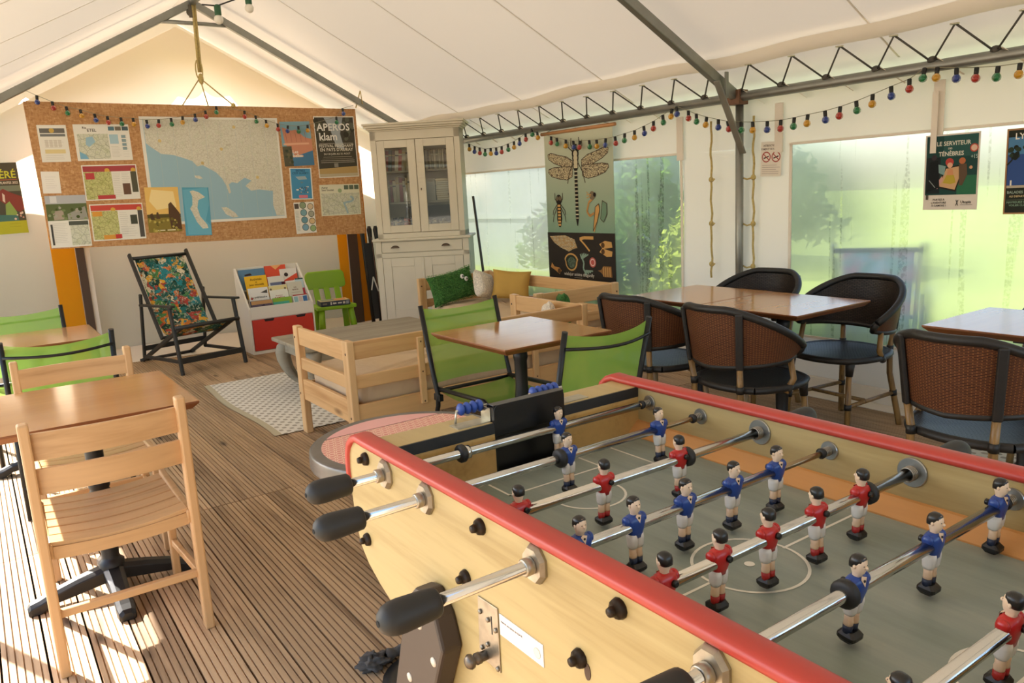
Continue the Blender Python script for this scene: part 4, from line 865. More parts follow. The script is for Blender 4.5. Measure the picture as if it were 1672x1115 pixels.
# players ------------------------------------------------------------------
skin = mat('player_skin', '#e0c3a4', .4); hair = mat('player_hair', '#1c1916', .35); shorts = mat('player_shorts', '#dcd8d0', .4); boots = mat('player_boots', '#141312', .35)
def player_mesh(shirt, sock):
    g = G(); n = 14
    def ell(rx, ry, z, cy=0, cx=0, p=2.6):
        out = []
        for i in range(n):
            a = 2 * math.pi * i / n; c, s_ = math.cos(a), math.sin(a)
            out.append(V((cx + rx * math.copysign(abs(c) ** (2 / p), c), cy + ry * math.copysign(abs(s_) ** (2 / p), s_), z)))
        return out
    # 0 shirt 1 skin 2 hair 3 shorts 4 boots 5 sock
    g.loft([ell(.0125, .0095, -.020), ell(.0135, .0105, -.012), ell(.0172, .0118, -.004), ell(.0195, .0122, .004), ell(.0200, .0115, .010), ell(.0165, .0095, .0150), ell(.0085, .0072, .0178)], 0)
    g.loft([ell(.0068, .0062, .014), ell(.0060, .0060, .020), ell(.0068, .0078, .0225, .0008), ell(.0086, .0094, .028, .0008), ell(.0092, .0100, .034, .0005), ell(.0088, .0095, .040), ell(.006, .007, .0445)], 1, True, True, True)
    g.loft([ell(.0088, .0070, .030, -.0042), ell(.0098, .0088, .035, -.0028), ell(.0099, .0100, .0395, -.0012), ell(.0088, .0090, .0435, -.0008), ell(.005, .0052, .0465, -.001), ell(.001, .001, .0472, -.001)], 2)
    g.ball((0, .0112, .0325), (.0022, .003, .0028), 6, 1, 5)
    for s_ in (-1, 1):
        g.ball((s_ * .0034, .0098, .0352), (.0011, .0008, .0008), 6, 2, 4); g.ball((s_ * .0093, .0, .0325), (.0016, .0024, .0032), 6, 1, 5)
        g.loft([ell(.0068, .0068, -.038, 0, s_ * .0062), ell(.0074, .0086, -.034, 0, s_ * .0064), ell(.0076, .0098, -.022, 0, s_ * .0066), ell(.0070, .0096, -.014, 0, s_ * .0064)], 3)
        g.loft([ell(.0058, .0060, -.056, 0, s_ * .0062, 2.2), ell(.0062, .0064, -.050, .0004, s_ * .0062, 2.2), ell(.0058, .0058, -.046, 0, s_ * .0062, 2.2), ell(.0062, .0064, -.037, 0, s_ * .0062, 2.2)], 1)
        g.loft([ell(.0058, .0062, -.068, 0, s_ * .0060, 2.2), ell(.0064, .0066, -.054, 0, s_ * .0060, 2.2)], 5)
        g.ball((s_ * .0178, 0, .009), (.0056, .0085, .0085), 10, 0, 7)
    g.loft([ell(.0115, .0090, -.0785, .001, 0, 5), ell(.0138, .0135, -.074, .001, 0, 5), ell(.0138, .0135, -.069, .001, 0, 5), ell(.0105, .0085, -.0635, .0, 0, 4)], 4, True, False)
    # open collar and neck button in front, clamp screw behind
    g.add([(-.0062, .0098, .0172), (.0062, .0098, .0172), (0, .0130, .0060)], [(0, 2, 1)], 1); g.add([(-.0062, .0100, .0172), (.0062, .0100, .0172), (0, .0060, .0185)], [(0, 1, 2)], 1)
    g.ball((0, .0112, .0138), (.0020, .0016, .0020), 8, 4, 5)
    g.lathe([(.0052, 0), (.0052, .006), (.0035, .0072)], 10, 4, M_axes((.006, -.0105, .004), (1, 0, 0), (0, 0, 1), (0, -1, 0)))
    return g.mesh('player', [shirt, skin, hair, shorts, boots, sock])
blue_p = player_mesh(mat('shirt_blue', '#1f3f86', .3), mat('sock_navy', '#16233f', .4)); red_p = player_mesh(mat('shirt_red', '#b01f1c', .3), mat('sock_red', '#a3201c', .4))
oct_me = G().loft([[V((x, r * math.cos(R(45 * i + 22.5)), r * math.sin(R(45 * i + 22.5)) * 1.18)) for i in range(8)] for x, r in ((0, .0265), (-.004, .0265), (-.011, .0225))], 0, True, False).mesh('bushing', nickel)
col_me = G().lathe([(.0125, 0), (.0135, -.004), (.0135, -.014), (.0115, -.016)], 16, 0, M_axes((0, 0, 0), (0, 1, 0), (0, 0, 1), (1, 0, 0))).mesh('bushing_collar', nickel)
wash_me = G().lathe([(.012, -.003), (.026, -.003), (.0275, -.0015), (.0275, .001)], 24, 0, M_axes((0, 0, 0), (0, 1, 0), (0, 0, 1), (1, 0, 0)), False).mesh('washer', mat('zinc_washer', '#a9adad', .3, .9))
sprg = []
for q in range(49): an = q / 48 * 2 * math.pi * 4; sprg.append((-.004 - .018 * q / 48, .0125 * math.cos(an), .0125 * math.sin(an)))
spr_me = G().tube(sprg, .0016, 6).mesh('spring', mat('spring_steel', '#9a958a', .3, .9))
ring_me = G().lathe([(.0095, -.008), (.017, -.0075), (.0195, -.004), (.0195, .004), (.017, .0075), (.0095, .008)], 18, 0, M_axes((0, 0, 0), (0, 1, 0), (0, 0, 1), (1, 0, 0))).mesh('bumper', black)
clamp_me = G().lathe([(.0095, 0), (.0145, 0), (.0145, .010), (.0095, .010)], 16, 0, M_axes((0, 0, 0), (0, 1, 0), (0, 0, 1), (1, 0, 0))).mesh('clamp', chrome)
hand_prof = [(.0045, -.0005), (.006, 0), (.0135, .003), (.0195, .010), (.0225, .020), (.0232, .032), (.0222, .055), (.0212, .075), (.0205, .083), (.018, .086), (.010, .0865)]
hand_me = G().lathe(hand_prof, 20, 0, M_axes((0, 0, 0), (0, 1, 0), (0, 0, 1), (1, 0, 0))).mesh('handle', black)
hole_me = G().lathe([(.0046, -.0012), (.0046, .004)], 12, 0, M_axes((0, 0, 0), (0, 1, 0), (0, 0, 1), (1, 0, 0))).mesh('handle_hole', mat('hole_black', '#050505', .9))
thin = mat('thin_inner_rod', '#8d7a5f', .25, .9)
def sub(name, me, parent, loc, rot=(0, 0, 0)):
    o = bpy.data.objects.new(name, me); COL.objects.link(o); o.parent = parent; o.location = loc; o.rotation_euler = rot; return o
#        team, handle tip X on the near side (None = far side), players X, bumper Xs, tilt
RODS = [('b', .446, [1.041], [.783], 0), ('b', .398, [.935, 1.194], [.915], 0), ('r', None, [.697, .886, 1.082], [1.104], 0), ('b', .358, [.693, .805, .921, 1.042, 1.162], [], 0), ('r', None, [.703, .812, .922, 1.043, 1.165], [1.186], 0), ('b', .478, [.885, 1.080, 1.278], [.862], R(6)), ('r', None, [.688, .930], [.71], R(3)), ('r', None, [.985], [], 0)]
for k, (team, tip, ps, rings_, tilt) in enumerate(RODS):
    y = 1.3565 - .165 * k
    g = G()
    if tip is not None:
        xe = max(ps) + .012; g.tube([(tip + .05, 0, 0), (xe, 0, 0)], .0092, 16, 0); g.tube([(xe - .01, 0, 0), (XO + .04, 0, 0)], .0056, 12, 1)
        if k == 0: g = G().tube([(tip + .05, 0, 0), (1.29, 0, 0)], .0092, 16, 0).tube([(1.28, 0, 0), (XO + .04, 0, 0)], .0056, 12, 1)
    else:
        xe = min(ps) - .012; g.tube([(xe, 0, 0), (1.46, 0, 0)], .0092, 16, 0); g.tube([(XN + .03, 0, 0), (xe + .01, 0, 0)], .0056, 12, 1)
    rod = g.build('rod', [chrome, thin], ft, 0, (0, y, ZR))
    for x in ps: sub('player', blue_p if team == 'b' else red_p, rod, (x, 0, .002), (random.uniform(-.05, .05) + (-tilt if team == 'b' else tilt), 0, (math.pi if team == 'b' else 0) + random.uniform(-.03, .03)))
    for x in rings_: sub('bumper', ring_me, rod, (x, 0, 0))
    if k == 0: sub('clamp', clamp_me, rod, (rings_[0] + .008, 0, 0))
    if tip is not None:
        sub('handle', hand_me, rod, (tip, 0, 0)); sub('handle_hole', hole_me, rod, (tip, 0, 0))
        sub('bushing', oct_me, rod, (XN, 0, 0)); sub('bushing_collar', col_me, rod, (XN - .010, 0, 0))
    else:
        sub('handle', hand_me, rod, (1.512, 0, 0), (0, 0, math.pi))
    for o in (sub('washer', wash_me, rod, (XF - .001, 0, 0)), sub('spring', spr_me, rod, (XF, 0, 0))):
        if team == 'b': o.scale = (1, .68, .68)
    if team == 'b': sub('bumper_stop', G().lathe([(.006, 0), (.010, 0), (.011, -.006), (.006, -.008)], 12, 0, M_axes((0, 0, 0), (0, 1, 0), (0, 0, 1), (1, 0, 0))).mesh('bumper_stop', black), rod, (XF - .024, 0, 0))
# crumpled dark rag by the leg
g = G(); p0 = onZ(627, 1083, 0.02)
def ragf(u, v):
    a = 2 * math.pi * u; b = math.pi * v; r = 1 + .22 * math.sin(5 * a + 3 * b) + .18 * math.sin(9 * b + 2 * a) + .1 * math.sin(13 * a)
    return (.055 * r * math.sin(b) * math.cos(a), .045 * r * math.sin(b) * math.sin(a), max(.002, .022 + .022 * r * -math.cos(b)))
g.grid(ragf, 36, 20); g.grid(lambda u, v: (.05 + .13 * v, .02 * math.sin(v * 3) - .03 * v + (.022 + .006 * math.sin(9 * v)) * math.cos(2 * math.pi * u), max(.002, .02 + .018 * math.sin(2 * math.pi * u) * (1 + .3 * math.sin(14 * v)))), 14, 14)
o = g.build('cloth_rag', mat('charcoal_rag', '#4d4945', .95, 0, .3, 60)); o.location = (p0.x - .02, p0.y + .03, 0); o.scale = (.8, .8, .9); tag(o, 'crumpled charcoal rag lying on the deck by the dark table leg', 'rag')

# ------------------------------------------------------------------ cafe tables on black cast-iron feet
top_m = wood('table_laminate', '#b5804c', '#ad7844', 0, 6, .13, False, 0, .6)
edge_m = mat('table_edge', '#7d4a26', .4, 0, .08, 8)
iron = mat('cast_iron', '#1d1b19', .42, .2, .15, 14)
def cafe_table(name, label, loc, sx=.62, sy=.62, legs=4, group='square cafe tables', rz=0):
    t = thing(name, label, 'table', loc, rz, group)
    def topf(g):
        a, b = sx / 2, sy / 2; z1, z0, i = .742, .712, .022
        o = len(g.v); g.v += [(-a, -b, z1), (a, -b, z1), (a, b, z1), (-a, b, z1), (-a, -b, z1 - .008), (a, -b, z1 - .008), (a, b, z1 - .008), (-a, b, z1 - .008), (-a + i, -b + i, z0), (a - i, -b + i, z0), (a - i, b - i, z0), (-a + i, b - i, z0)]
        fs = [((0, 1, 2, 3), 0), ((11, 10, 9, 8), 1)]
        for q in range(4): r_ = (q + 1) % 4; fs += [((q + 4, r_ + 4, r_, q), 1), ((q + 8, r_ + 8, r_ + 4, q + 4), 1)]
        for f, m in fs: g.f.append(tuple(o + x for x in f)); g.m.append(m); g.s.append(False)
    part(t, 'table_top', [top_m, edge_m], topf, .0015)
    part(t, 'column', iron, lambda g: (g.bx(-.055, .055, -.055, .055, .66, .712), g.lathe([(.034, .66), (.036, .62), (.031, .60), (.031, .48), (.036, .43), (.037, .415), (.031, .405), (.037, .395), (.043, .36), (.042, .33), (.034, .24), (.030, .14), (.034, .13), (.045, .12), (.045, .105), (.05, .09), (.05, .06)], 16)))
    for q in range(legs):
        a = q * 2 * math.pi / legs; Mz = Matrix.Rotation(a, 4, 'Z')
        def foot(g):
            rings = []
            for r_, zt, zb, hw in ((.03, .108, .05, .036), (.12, .088, .035, .031), (.20, .066, .024, .030), (.245, .048, .001, .031), (.275, .040, .001, .028), (.285, .028, .001, .02)):
                rings.append([Mz @ V((r_, y, z)) for y, z in ((-hw, zb), (hw, zb), (hw, zt - .012), (hw * .5, zt), (-hw * .5, zt), (-hw, zt - .012))])
            g.loft(rings, 0, True, False)
        part(t, 'foot', iron, foot, .003)
    return t
cafe_table('cafe_table', 'square cafe table between the two slatted wooden folding chairs', (.268, 3.135, 0), .63, .67)
cafe_table('cafe_table', 'square cafe table between two green sling chairs beside the open tent side', (.225, 5.0, 0))
cafe_table('cafe_table', 'square cafe table between two green sling chairs in front of the pine beds', (2.088, 2.995, 0), .60, .64)
cafe_table('cafe_table', 'square cafe table of a joined pair, the one by the pine beds', (3.50, 3.155, 0), .62, .575)
cafe_table('cafe_table', 'square cafe table of a joined pair, the one by the fantasy poster', (3.49, 2.555, 0), .62, .61)
cafe_table('cafe_table', 'square cafe table standing alone on the pale rug by the window', (3.56, 1.39, .007), .60, .62)

# round pedestal table with ribbed metal edge
t = thing('round_table', 'round pink patterned table with ribbed grey metal edge', 'table', (.925, 1.885, 0))
def scale_mat():
    m, tt, b, o = newmat('wave_scale_print'); vo = tt.nodes.new('ShaderNodeTexVoronoi'); vo.inputs['Scale'].default_value = 52; vo.inputs['Randomness'].default_value = .0; tt.links.new(coords(tt, rot=(0, 0, R(20))), vo.inputs['Vector'])
    s_ = math_(tt, 'SINE', math_(tt, 'MULTIPLY', vo.outputs['Distance'], 26.0))
    tt.links.new(ramp(tt, s_, [(.35, '#c9766a'), (.6, '#ecd3b4')]), b.inputs['Base Color']); b.inputs['Roughness'].default_value = .3; return m
pink = mat('pink_laminate', '#d99a94', .3, 0, .05, 5); redl = mat('red_band_laminate', '#a04a40', .3); greym = mat('ribbed_edge', '#6d6862', .35, .6, .15, 10)
RT_ = .268
def rtop(g):
    n = 48; g.lathe([(RT_ - .004, .715), (RT_, .718), (RT_, .739), (RT_ - .004, .742)], n, 1)
part(t, 'table_top', [redl, greym, pink], lambda g: (g.lathe([(RT_ - .004, .712), (RT_ - .004, .742)], 48, 0),), 0)
part(t, 'metal_edge', greym, lambda g: g.lathe([(RT_ - .006, .695), (RT_ + .001, .697), (RT_ + .004, .702), (RT_ + .001, .707), (RT_ + .004, .713), (RT_ + .001, .719), (RT_ + .004, .725), (RT_ + .001, .731), (RT_ + .003, .738), (RT_ - .004, .7428), (RT_ - .012, .7425)], 56))
cut = .15; rin = RT_ - .03
def chord(lo, r):
    P = []
    for i in range(49):
        a = 2 * math.pi * i / 48; x, y = r * math.cos(a), r * math.sin(a); P.append((x, min(y, lo)))
    return P[:-1]
part(t, 'print_field', scale_mat(), lambda g: g.prism(chord(cut, rin), .742, .7432))
part(t, 'print_segment', pink, lambda g: g.prism([(rin * math.cos(R(a)), rin * math.sin(R(a))) for a in [math.degrees(math.asin((cut + .005) / rin)) + q * (180 - 2 * math.degrees(math.asin((cut + .005) / rin))) / 20 for q in range(21)]], .742, .7432))
part(t, 'column', iron, lambda g: g.lathe([(.03, .712), (.03, .05), (.05, .03)], 16))
part(t, 'base', iron, lambda g: g.lathe([(.135, 0), (.135, .012), (.10, .022), (.04, .035)], 28))

# ------------------------------------------------------------------ slatted wooden chairs
beechc = wood('beech_chair', '#c79c6c', '#ae8353', 2, 10, .4); beechs = wood('beech_slat', '#c79c6c', '#ae8353', 0, 10, .38)
def wood_chair(label, loc, rz):                              # faces +y; back posts at y = 0
    t = thing('wooden_chair', label, 'chair', loc, rz, 'slatted wooden chairs'); hw = .215
    for s_ in (-1, 1):
        part(t, 'back_post', beechc, lambda g: g.bar((s_ * hw, 0, 0), (s_ * hw, -.012, .812), .030, .042, 0, (0, 1, 0)), .006)
        part(t, 'front_leg', beechc, lambda g: g.bar((s_ * (hw - .012), .415, 0), (s_ * (hw - .012), .385, .43), .026, .038, 0, (0, 1, 0)), .005)
        part(t, 'seat_rail', beechs, lambda g: g.bar((s_ * (hw - .012), -.01, .405), (s_ * (hw - .012), .43, .432), .022, .045), .005)
        part(t, 'side_stretcher', beechs, lambda g: g.bar((s_ * (hw - .006), .0, .20), (s_ * (hw - .012), .405, .17), .018, .028), .004)
    for z, h in ((.735, .082), (.628, .078)):
        part(t, 'back_slat', beechs, lambda g: g.grid(lambda u, v: ((u - .5) * 2 * (hw - .012), -.006 - .022 * math.sin(math.pi * u), z + (v - .5) * h), 14, 1).grid(lambda u, v: ((u - .5) * 2 * (hw - .012), -.006 - .022 * math.sin(math.pi * u) + .014, z + (v - .5) * h), 14, 1, 0, True, True).grid(lambda u, v: ((u - .5) * 2 * (hw - .012), -.006 - .022 * math.sin(math.pi * u) + .014 * v, z + .5 * h), 14, 1, 0, False).grid(lambda u, v: ((u - .5) * 2 * (hw - .012), -.006 - .022 * math.sin(math.pi * u) + .014 * v, z - .5 * h), 14, 1, 0, False, True))
    for q in range(6):
        y0 = .005 + q * .074; dz = .004 * q / 5
        def slat(g):
            rings = []
            for i in range(13):
                u = i / 12; x = (u - .5) * 2 * (hw - .004 - (.0 if q else .012)); z = .433 + dz - .018 * math.sin(math.pi * u)
                rings.append([V((x, y0, z)), V((x, y0 + .067, z)), V((x, y0 + .067, z - .014)), V((x, y0, z - .014))])
            g.loft(rings, 0, True, False)
        part(t, 'seat_slat', beechs, slat, .002)
    def apron(g, y):
        rings = []
        for i in range(9):
            u = i / 8; x = (u - .5) * 2 * (hw - .02); zt = .418 - .012 * math.sin(math.pi * u)
            rings.append([V((x, y, zt - .04)), V((x, y + .016, zt - .04)), V((x, y + .016, zt)), V((x, y, zt))])
        g.loft(rings, 0, True, False)
    part(t, 'apron', beechs, lambda g: apron(g, .0)); part(t, 'apron', beechs, lambda g: apron(g, .405))
    part(t, 'rear_stretcher', beechs, lambda g: g.bar((-hw, .008, .20), (hw, .008, .20), .022, .026), .004)
    return t
wc = wood_chair('slatted wooden chair with its back to the open deck, standing on sunlit boards', (.268, 2.625, 0), 0)
dup(wc, (.300, 3.79, 0), math.pi, 'slatted wooden chair tucked in on the far side, backing onto a green sling chair')

# ------------------------------------------------------------------ green sling chairs
sling = cloth('green_sling', '#8fb955', .36, .05, 8, see=.22); blackst = mat('black_tube', '#191918', .4, .3)
def sling_chair(label, loc, rz):                             # faces -y, back at y ~ +.30
    t = thing('sling_chair', label, 'chair', loc, rz, 'green sling chairs'); hw = .215
    seat = lambda x, v: (x, -.22 + .44 * v, .435 - .02 * v - .028 * math.sin(math.pi * v) - .014 * (1 - (x / hw) ** 2))
    back = lambda x, v: (x, .235 + .095 * v + .03 * (1 - (x / hw) ** 2), .455 + .375 * v - .025 * (1 - (x / hw) ** 2) * v)
    part(t, 'seat', sling, lambda g: g.grid(lambda u, v: seat((u - .5) * 2 * hw, v), 12, 12))
    part(t, 'backrest', sling, lambda g: g.grid(lambda u, v: back((u - .5) * 2 * hw, v), 12, 12))
    for s_ in (-1, 1):
        part(t, 'back_leg', blackst, lambda g: g.tube([(s_ * .228, .335, .845), (s_ * .228, .25, .50), (s_ * .228, .215, .40), (s_ * .228, .22, .34), (s_ * .23, .36, .0)], .0125, 10))
        part(t, 'front_leg', blackst, lambda g: g.tube([(s_ * .215, .22, .425), (s_ * .215, -.20, .44), (s_ * .215, -.235, .425), (s_ * .215, -.225, .36), (s_ * .215, -.21, .0)], .0115, 10))
        part(t, 'armless_bracket', blackst, lambda g: g.bx(s_ * .222 - .012, s_ * .222 + .012, .19, .25, .365, .40), .003)
    part(t, 'back_bar', blackst, lambda g: g.tube([((u - .5) * .456, .335 + .05 * math.sin(math.pi * u), .775 - .012 * math.sin(math.pi * u)) for u in [i / 10 for i in range(11)]], .007, 8))
    part(t, 'seat_bar', blackst, lambda g: g.tube([(-.215, .225, .415), (.215, .225, .415)], .010, 8))
    part(t, 'cross_bar', blackst, lambda g: g.tube([(-.215, -.212, .17), (.215, -.212, .17)], .008, 8)); part(t, 'cross_bar', blackst, lambda g: g.tube([(-.23, .31, .14), (.23, .31, .14)], .008, 8))
    return t
scr = sling_chair('green sling chair in front of the pine bed rail, facing the football table', (2.085, 3.20, 0), 0)
dup(scr, (2.095, 2.70, 0), math.pi, 'green sling chair with its back against the football table')
dup(scr, (.20, 5.30, 0), 0, 'green sling chair closer to the yellow canvas strip and the gable')
dup(scr, (.285, 4.52, 0), math.pi, 'green sling chair back to back with a slatted wooden chair')

# ------------------------------------------------------------------ woven bistro armchairs
def weave(name, c1, c2, mort, su, sv, rough=.45, strength=.6):
    m, t, b, o = newmat(name); br = t.nodes.new('ShaderNodeTexBrick'); tc = t.nodes.new('ShaderNodeTexCoord'); mp = t.nodes.new('ShaderNodeMapping'); mp.inputs['Scale'].default_value = (su, sv, 1)
    t.links.new(tc.outputs['UV'], mp.inputs[0]); t.links.new(mp.outputs[0], br.inputs['Vector'])
    br.inputs['Color1'].default_value = lin(c1); br.inputs['Color2'].default_value = lin(c2); br.inputs['Mortar'].default_value = lin(mort)
    br.inputs['Scale'].default_value = 1; br.inputs['Mortar Size'].default_value = .09; br.inputs['Mortar Smooth'].default_value = .6; br.inputs['Brick Width'].default_value = 1.0; br.inputs['Row Height'].default_value = .5
    t.links.new(br.outputs['Color'], b.inputs['Base Color']); b.inputs['Roughness'].default_value = rough; b.inputs['Specular IOR Level'].default_value = .3
    inv = math_(t, 'SUBTRACT', 1.0, br.outputs['Fac']); bump(t, b, inv, strength, .008); return m
w_out = weave('weave_red_brown', '#4a2719', '#3a1e14', '#85552f', 40, 24, .5)
w_in = weave('weave_dark', '#3d312a', '#2f2620', '#0b0908', 40, 16, .42, 1.0)
w_seat = weave('weave_seat', '#1c1a1a', '#151414', '#020202', 20, 26, .42, 1.0)
wrap = mat('black_wrap', '#1a1715', .5, 0, .25, 70, (1, 1, 1), .4)
bamboo = wood('bamboo_leg', '#8a6a3c', '#4f3820', 2, 26, .35)
def rattan_chair(label, loc, rz):                            # faces +x; origin under the seat centre
    t = thing('rattan_chair', label, 'chair', loc, rz, 'woven bistro armchairs'); zs = .445
    sx, sy = .235, .245
    def ring(r, z, n=28, dx=0): return [V((dx + sx * r * math.copysign(abs(math.cos(a)) ** .82, math.cos(a)), sy * r * math.copysign(abs(math.sin(a)) ** .82, math.sin(a)), z)) for a in (2 * math.pi * i / n for i in range(n))]
    def seatf(g):
        def fn(u, v):
            a = 2 * math.pi * u; c, s_ = math.cos(a), math.sin(a); r = v
            return (sx * r * math.copysign(abs(c) ** .82, c), sy * r * math.copysign(abs(s_) ** .82, s_), zs - .010 * (1 - v * v))
        o = len(g.v); N = 20                                   # woven disc as a square grid so the weave runs straight
        def sq(u, v):
            x, y = 2 * u - 1, 2 * v - 1; k = math.sqrt(max(1e-6, 1 - .42 * min(x * x, y * y))) if max(abs(x), abs(y)) > 0 else 1
            return (sx * x * math.sqrt(1 - .42 * y * y), sy * y * math.sqrt(1 - .42 * x * x), zs - .010 * (1 - max(abs(x), abs(y)) ** 2))
        g.grid(sq, N, N, 0, True)
        def sqb(u, v): p = sq(u, v); return (p[0], p[1], zs - .03)
        g.grid(sqb, 6, 6, 0, True, True)
    part(t, 'seat', w_seat, seatf)
    def edge(x, y): return (sx * x * math.sqrt(1 - .42 * y * y), sy * y * math.sqrt(1 - .42 * x * x))
    sqp = [(-1 + 2 * i / 8, -1) for i in range(8)] + [(1, -1 + 2 * i / 8) for i in range(8)] + [(1 - 2 * i / 8, 1) for i in range(8)] + [(-1, 1 - 2 * i / 8) for i in range(9)]
    part(t, 'seat_rim', wrap, lambda g: g.tube([(*edge(x, y), zs - .014) for x, y in sqp], .018, 8, 0, False))
    # wrap-around back: angle 0 at the middle of the back, +-118 deg at the front of the arms
    A = 112
    def prof(u):
        a = (u - .5) * 2 * A; k = abs(a) / A; x = -.045 - .245 * math.cos(R(a)) - (.0 if k < .5 else 0); y = .258 * math.sin(R(a))
        zt = .815 - .19 * max(0, k - .22) ** 1.35 / (.78 ** 1.35); zb = .535 + .035 * k
        if k > .86: zb += (zt - .03 - zb) * ((k - .86) / .14) ** 2 * .35
        return x, y, zt, zb
    def shell(g, off, flip, m):
        def fn(u, v):
            x, y, zt, zb = prof(u); a = R((u - .5) * 2 * A); lean = .035 * (v - .3)
            return (x - (off + lean) * math.cos(a), y + (off + lean) * math.sin(a), zb + (zt - zb) * v)
        g.grid(fn, 36, 6, m, True, flip)
    part(t, 'backrest', [w_out, w_in], lambda g: (shell(g, .008, True, 0), shell(g, -.006, False, 1)))
    def tubeline(v, r):
        pts = []
        for i in range(37):
            x, y, zt, zb = prof(i / 36); a = R((i / 36 - .5) * 2 * A); lean = .035 * (v - .3); pts.append((x - lean * math.cos(a), y + lean * math.sin(a), zb + (zt - zb) * v))
        return pts
    part(t, 'top_rail', wrap, lambda g: g.tube(tubeline(1, 0), .0185, 10)); part(t, 'lower_rail', wrap, lambda g: g.tube(tubeline(0, 0), .0135, 10))
    for u in (0, 1):
        a_, b_ = tubeline(1, 0)[0 if u == 0 else -1], tubeline(0, 0)[0 if u == 0 else -1]
        part(t, 'arm_end', wrap, lambda g: g.tube([a_, ((a_[0] + b_[0]) / 2 + .012, (a_[1] + b_[1]) / 2, (a_[2] + b_[2]) / 2), b_], .017, 10))
    for s_ in (-1, 1):
        u = .5 + s_ * .165; x, y, zt, zb = prof(u); a = R((u - .5) * 2 * A)
        P = lambda z, k: (x - k * math.cos(a), y + k * math.sin(a), z)
        part(t, 'back_upright', wrap, lambda g: g.bar(P(zb - .01, .010), P(zt, .042), .034, .02, 0, (math.cos(a), -math.sin(a), 0)), .006)
        part(t, 'rear_leg', bamboo, lambda g: g.tube([P(zb + .0, .006), P(.44, -.012), P(.30, -.008), P(.02, .05), P(0, .052)], [.0145, .0155, .016, .0165, .0165], 10))
        part(t, 'leg_band', wrap, lambda g: g.tube([P(.455, -.010), P(.42, -.012)], .0185, 10)); part(t, 'leg_band', wrap, lambda g: g.tube([P(.20, .013), P(.17, .018)], .019, 10))
        fx, fy = .165, s_ * .185
        part(t, 'front_leg', bamboo, lambda g: g.tube([(fx, fy, .36), (fx + .01, fy + s_ * .005, .2), (fx + .022, fy + s_ * .012, 0)], .0155, 10))
        part(t, 'leg_band', wrap, lambda g: g.tube([(fx - .01, fy, .44), (fx, fy, .35)], [.026, .0185], 10)); part(t, 'leg_band', wrap, lambda g: g.tube([(fx + .01, fy + s_ * .005, .20), (fx + .012, fy + s_ * .006, .17)], .019, 10))
        e = tubeline(0, 0)[2 if s_ < 0 else -3]
        part(t, 'arm_strut', bamboo, lambda g: g.tube([e, (e[0] * .35 + .02 * .65, s_ * .250, .47), (-.035, s_ * .242, .41)], .0145, 10))
        part(t, 'leg_band', wrap, lambda g: g.tube([(-.005, s_ * .247, .44), (-.03, s_ * .245, .415)], .018, 10))
        rb = P(.185, .014); part(t, 'stretcher', bamboo, lambda g: g.tube([rb, (fx + .01, fy, .185)], .0115, 8))
    part(t, 'stretcher', bamboo, lambda g: g.tube([(0, -.165, .186), (0, .165, .186)], .0115, 8))
    return t
rc = rattan_chair('woven bistro armchair backing the football table, at the joined tables by the pine bed', (3.08, 3.065, 0), R(2))
dup(rc, (3.07, 2.43, 0), R(-4), 'woven bistro armchair backing the football table, between two other armchairs')
dup(rc, (3.845, 3.085, 0), R(182), 'woven bistro armchair against the cream panel with the ropes')
dup(rc, (3.86, 2.46, 0), R(176), 'woven bistro armchair against the window, facing the joined tables')
dup(rc, (3.045, 1.335, 0), R(-2), 'woven bistro armchair backing the football table, at the lone table on the rug')
dup(rc, (4.02, 1.36, .007), R(178), 'woven bistro armchair half hidden behind the lone table by the window')

# ------------------------------------------------------------------ pine day beds with mattresses and cushions
pine = wood('pine_long', '#cfa672', '#b58450', 0, 9, .42, True, .06); pine_z = wood('pine_post', '#d3ac7a', '#ba8a54', 2, 9, .42, False, .06); pine_y = wood('pine_cross', '#cfa672', '#b58450', 1, 9, .42, True, .06)
pegm = mat('dark_peg', '#5a3d22', .5)
def day_bed(label, loc, rz, L, W, strut_x=None):             # guard rail on the -y side; open on +y; origin at a corner
    t = thing('day_bed', label, 'bed', loc, rz, 'pine day beds'); pw, pd = .072, .042; zt = .669
    for x in (0, L - pd):
        for y in (0, W - pw): part(t, 'post', pine_z, lambda g: g.bx(x, x + pd, y, y + pw, 0, zt), .006)
        for z0, z1 in ((.555, .662), (.405, .478), (.215, .345)): part(t, 'end_rail', pine_y, lambda g: g.bx(x + .008, x + pd - .008, pw * .6, W - pw * .6, z0, z1), .005)
        for y in (.025, W - .025):
            for z in (.60, .25): part(t, 'peg', pegm, lambda g: g.tube([(x - .002, y, z), (x + pd + .002, y, z)], .007, 10))
    for z0, z1, y in ((.565, .662, .012), (.405, .478, .012), (.190, .318, .012)): part(t, 'side_rail', pine, lambda g: g.bx(pd * .6, L - pd * .6, y, y + .024, z0, z1), .005)
    part(t, 'side_rail', pine, lambda g: g.bx(pd * .6, L - pd * .6, W - .04, W - .016, .190, .318), .005)
    for sxx in ([strut_x, L - strut_x] if strut_x else [L * .3, L * .7]):
        st = part(t, 'strut', pine_z, lambda g: g.bx(sxx - .019, sxx + .019, -.010, .012, .255, .635), .004)
        for z in (.61, .44, .27): part(st, 'screw', pegm, lambda g: g.ball((sxx, -.0105, z), (.005, .002, .005), 8, 0, 5))
    part(t, 'base_board', pine, lambda g: g.bx(pd, L - pd, .04, W - .045, .255, .275))
    return t
